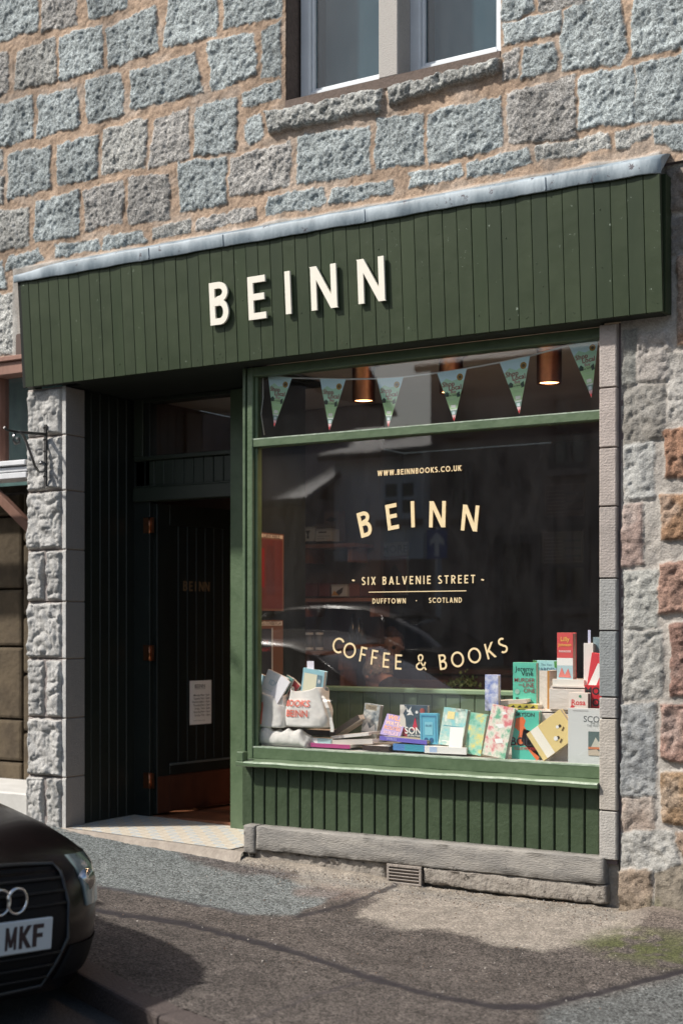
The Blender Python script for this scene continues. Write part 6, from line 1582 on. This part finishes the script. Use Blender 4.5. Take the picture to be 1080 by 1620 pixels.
        vv = [bm.verts.new((x - .05, y, z)) for x, y, z in patch_]; vw = [bm.verts.new((x - .065, y, z)) for x, y, z in patch_]; bm.faces.new(vv); bm.faces.new(vw[::-1])
        for i in range(4): bm.faces.new((vv[i], vv[(i + 1) % 4], vw[(i + 1) % 4], vw[i]))
        fin('tail_light', bm, flat_mat((120, 20, 20), .2), root)
    bm = bmesh.new(); pzl = [nose(y, .48, .004) for y in np.linspace(-.86, .86, 30)]
    tube(bm, [nose(y, .492 if abs(y) > .36 else .665, .0) for y in ()] or [Vector((-1, 0, .4)), Vector((-1, 0, .41))], .001, 4)
    bm.free()
    bm = bmesh.new(); pl_ = nose(0, .435).x + .026; box(bm, pl_ - .018, pl_, -.26, .26, .378, .492, bev=.004); npl = fin('number_plate', bm, mat('plate_white', (.52, .55, .56), rough=.35), root)
    if number:
        bm = bmesh.new(); 
        M = Matrix(((0, 0, 1, pl_ + .0005), (1, 0, 0, 0), (0, 1, 0, 0), (0, 0, 0, 1)))
        x = .26 - .045 - .05
        for ch in reversed(number):
            wg = glyph(ch, .19)[0]; gm = M @ Matrix.Translation((x, .395, 0)) @ Matrix.Diagonal((.050 / wg, .079, .079, 1)); put_glyph(bm, ch, gm, .19, .012, eps=.004); x -= .062
        fin('plate_lettering', bm, flat_mat((44, 26, 30)), npl)
    return root
# local x forward = world +x, local y (left) = world +y: the side towards the shop
car1 = car('very dark parked car nose in view at the bottom left, plate ending MKF', 'MKF')
car1.location = (-3.59, -2.81, -.215); car1.rotation_euler = (R(-4.0), R(0.8), R(-4))
car2 = copy_tree(car1); car2['label'] = 'dark parked car across the street, its roof reflected in the shop window'
car2.location = (-5.3, -8.15, gz(-7) - .10); car2.rotation_euler = (0, 0, R(180))
car3 = copy_tree(car1); car3['label'] = 'dark parked car further down the far side, reflected at the left of the window'
car3.location = (-11.6, -8.1, gz(-12) - .10); car3.rotation_euler = (0, 0, R(180))

# ------------------------------------------------------------------ across the street (seen mirrored in the glass)
def RYY(Yv): return 2 * GY - Yv
M_slate = mat('slate', (.07, .075, .085), (.13, .135, .15), 12, .6, .6, 30, stretch=(1, 1, 3))
M_harl = mat('white_harling', (.74, .75, .76), (.82, .83, .83), 20, .95, .5, 90)
M_dstone = mat('dark_stone', (.22, .17, .14), (.34, .27, .23), 5, .95, .8, 14)
def gable_house(name, label, x0, x1, yf, dep, z0, z_eave, z_ridge, wallm, wins, band=None, ridge='x', door=None, framem=None):
    framem = framem or mat('dull_timber', (.10, .09, .085), rough=.7)
    root = empty(name, ((x0 + x1) / 2, yf, z0), label, 'house')
    bm = bmesh.new()
    if band is None: box(bm, x0, x1, yf - dep, yf, z0 - .5, z_eave)
    else: box(bm, x0, x1, yf - dep, yf, band, z_eave)
    if ridge == 'y':
        a = [bm.verts.new((x, y, z)) for y in (yf, yf - dep) for x, z in ((x0, z_eave + .001), (x1, z_eave + .001), ((x0 + x1) / 2, z_ridge))]
        bm.faces.new(a[:3]); bm.faces.new(a[3:])
    fin('wall', bm, wallm, root)
    if band is not None:
        bm = bmesh.new(); box(bm, x0 + .02, x1 - .02, yf - dep, yf - .02, z0 - .5, band - .001); fin('lower_wall', bm, M_dstone, root)
    bm = bmesh.new(); o_ = .25; t = .08
    if ridge == 'x':
        ym = yf - dep / 2
        sec = [(yf + o_, z_eave - .1), (ym, z_ridge), (yf - dep - o_, z_eave - .1), (yf - dep - o_, z_eave - .1 + t), (ym, z_ridge + t), (yf + o_, z_eave - .1 + t)]
        A = [bm.verts.new((x0 - .15, y, z)) for y, z in sec]; Bq = [bm.verts.new((x1 + .15, y, z)) for y, z in sec]
    else:
        xm = (x0 + x1) / 2; sec = [(x0 - o_, z_eave - .15), (xm, z_ridge), (x1 + o_, z_eave - .15), (x1 + o_, z_eave - .15 + t), (xm, z_ridge + t), (x0 - o_, z_eave - .15 + t)]
        A = [bm.verts.new((x, yf + .15, z)) for x, z in sec]; Bq = [bm.verts.new((x, yf - dep - .15, z)) for x, z in sec]
    n = 6; bm.faces.new(A); bm.faces.new(Bq)
    for i in range(n): bm.faces.new((A[i], A[(i + 1) % n], Bq[(i + 1) % n], Bq[i]))
    rf = fin('roof', bm, M_slate, root)
    bm = bmesh.new(); tube(bm, [(x0 - .1, yf + o_ + .05, z_eave - .1), (x1 + .1, yf + o_ + .05, z_eave - .1)], .06, 8)
    if ridge == 'x': fin('gutter', bm, M_dark, rf)
    else: bm.free()
    bm = bmesh.new(); cx_ = x0 + .6; box(bm, cx_ - .4, cx_ + .4, yf - dep / 2 - .3, yf - dep / 2 + .3, z_eave + .3, z_ridge + .9, bev=.02); fin('chimney', bm, wallm, rf)
    for (a, b, c, d) in wins:
        bm = bmesh.new(); f_ = .09; y = yf + .03
        box(bm, a, b, y - .02, y + .02, c, c + f_); box(bm, a, b, y - .02, y + .02, d - f_, d); box(bm, a, a + f_, y - .02, y + .02, c + f_, d - f_); box(bm, b - f_, b, y - .02, y + .02, c + f_, d - f_); m_ = (a + b) / 2; box(bm, m_ - .04, m_ + .04, y - .02, y + .018, c + f_, d - f_); box(bm, a + f_, m_ - .04, y - .015, y + .016, (c + d) / 2 - .03, (c + d) / 2 + .03); box(bm, m_ + .04, b - f_, y - .015, y + .016, (c + d) / 2 - .03, (c + d) / 2 + .03)
        wo = fin('window', bm, framem, root)
        bm = bmesh.new(); box(bm, a + .02, b - .02, y - .028, y - .021, c + .02, d - .02); fin('pane', bm, M_cglass, wo)
        bm = bmesh.new(); box(bm, a - .06, b + .06, yf + .001, yf + .1, c - .1, c - .001); fin('sill', bm, M_dstone, wo)
    if door:
        a, b, d = door; bm = bmesh.new(); box(bm, a, b, yf + .01, yf + .06, z0, d, bev=.01); dr = fin('door', bm, M_dark, root)
        bm = bmesh.new(); box(bm, a - .14, a - .002, yf + .005, yf + .09, z0, d + .14); box(bm, b + .002, b + .14, yf + .005, yf + .09, z0, d + .14); box(bm, a, b, yf + .005, yf + .09, d + .002, d + .14); fin('door_surround', bm, framem, dr)
    return root
Yv = 13.2; yf = RYY(Yv); g0 = gz(-12)
wx = lambda p: PX(p, Yv); wz = lambda p, q: at(p, q, Yv).z
gable_house('white_house', 'white harled house across the street, mirrored in the shop window', wx(528), wx(669), yf, 7, g0, wz(600, 712), wz(600, 640), M_harl, [(wx(603), wx(664), wz(630, 822), wz(630, 756))], band=wz(600, 886), framem=M_whitewin)
gable_house('slate_cottage', 'low slate roofed cottage across the street, mirrored left of the white house', wx(300), wx(526), yf + .8, 6, g0, wz(470, 796), wz(470, 660), M_dstone, [(wx(455), wx(490), wz(470, 930), wz(470, 850)), (wx(385), wx(420), wz(400, 930), wz(400, 850))], door=(wx(340), wx(362), wz(350, 870)))
gable_house('stone_house', 'tall dark stone house across the street, mirrored behind the right of the window', wx(671), wx(1040), yf - .2, 8, g0, wz(800, 560), wz(800, 420), M_dstone, [(wx(700), wx(740), wz(720, 810), wz(720, 730)), (wx(860), wx(925), wz(890, 960), wz(890, 830)), (wx(860), wx(925), wz(890, 740), wz(890, 620)), (wx(700), wx(740), wz(720, 680), wz(720, 610)), (wx(950), wx(1010), wz(960, 960), wz(960, 830))], door=(wx(790), wx(835), wz(800, 860)))
gable_house('corner_house', 'long stone house standing across the street to the left of the cottage', wx(300) - 14, wx(300) - .6, yf + .2, 8, gz(-30), gz(-30) + 5.2, gz(-30) + 8, M_dstone, [(wx(300) - 3.4, wx(300) - 2.2, gz(-28) + .9, gz(-28) + 2.3), (wx(300) - 7.4, wx(300) - 6.2, gz(-28) + .9, gz(-28) + 2.3), (wx(300) - 11.4, wx(300) - 10.2, gz(-28) + .9, gz(-28) + 2.3)])
# one way arrow sign on its pole
Yv = 9.25; x = PX(693, Yv); y = RYY(Yv); z0 = gz(x); zt = at(693, 838, Yv).z; zb = at(693, 884, Yv).z
sg = empty('road_sign', (x, y, z0), 'blue rectangular sign with a white arrow pointing up, on a grey pole across the street', 'road sign')
bm = bmesh.new(); tube(bm, [(x, y, z0 - .1), (x, y, zt + .03)], .035, 12); fin('pole', bm, mat('galvanised', (.35, .36, .37), rough=.5, metal=.5), sg)
bm = bmesh.new(); box(bm, x - .14, x + .14, y + .04, y + .045, zb, zt); sp = fin('sign_plate', bm, mat('sign_blue', (.03, .10, .35), rough=.4), sg)
h_ = zt - zb; Mr = Matrix(((-1, 0, 0, x), (0, 0, 1, y + .0455), (0, 1, 0, zb), (0, 0, 0, 1)))
bm = bmesh.new(); prism(bm, [(-.03, .08 * h_), (.03, .08 * h_), (.03, .55 * h_), (.10, .45 * h_), (.10, .62 * h_), (0, .92 * h_), (-.10, .62 * h_), (-.10, .45 * h_), (-.03, .55 * h_)], Mr, .001); fin('arrow', bm, flat_mat((235, 235, 235)), sp)
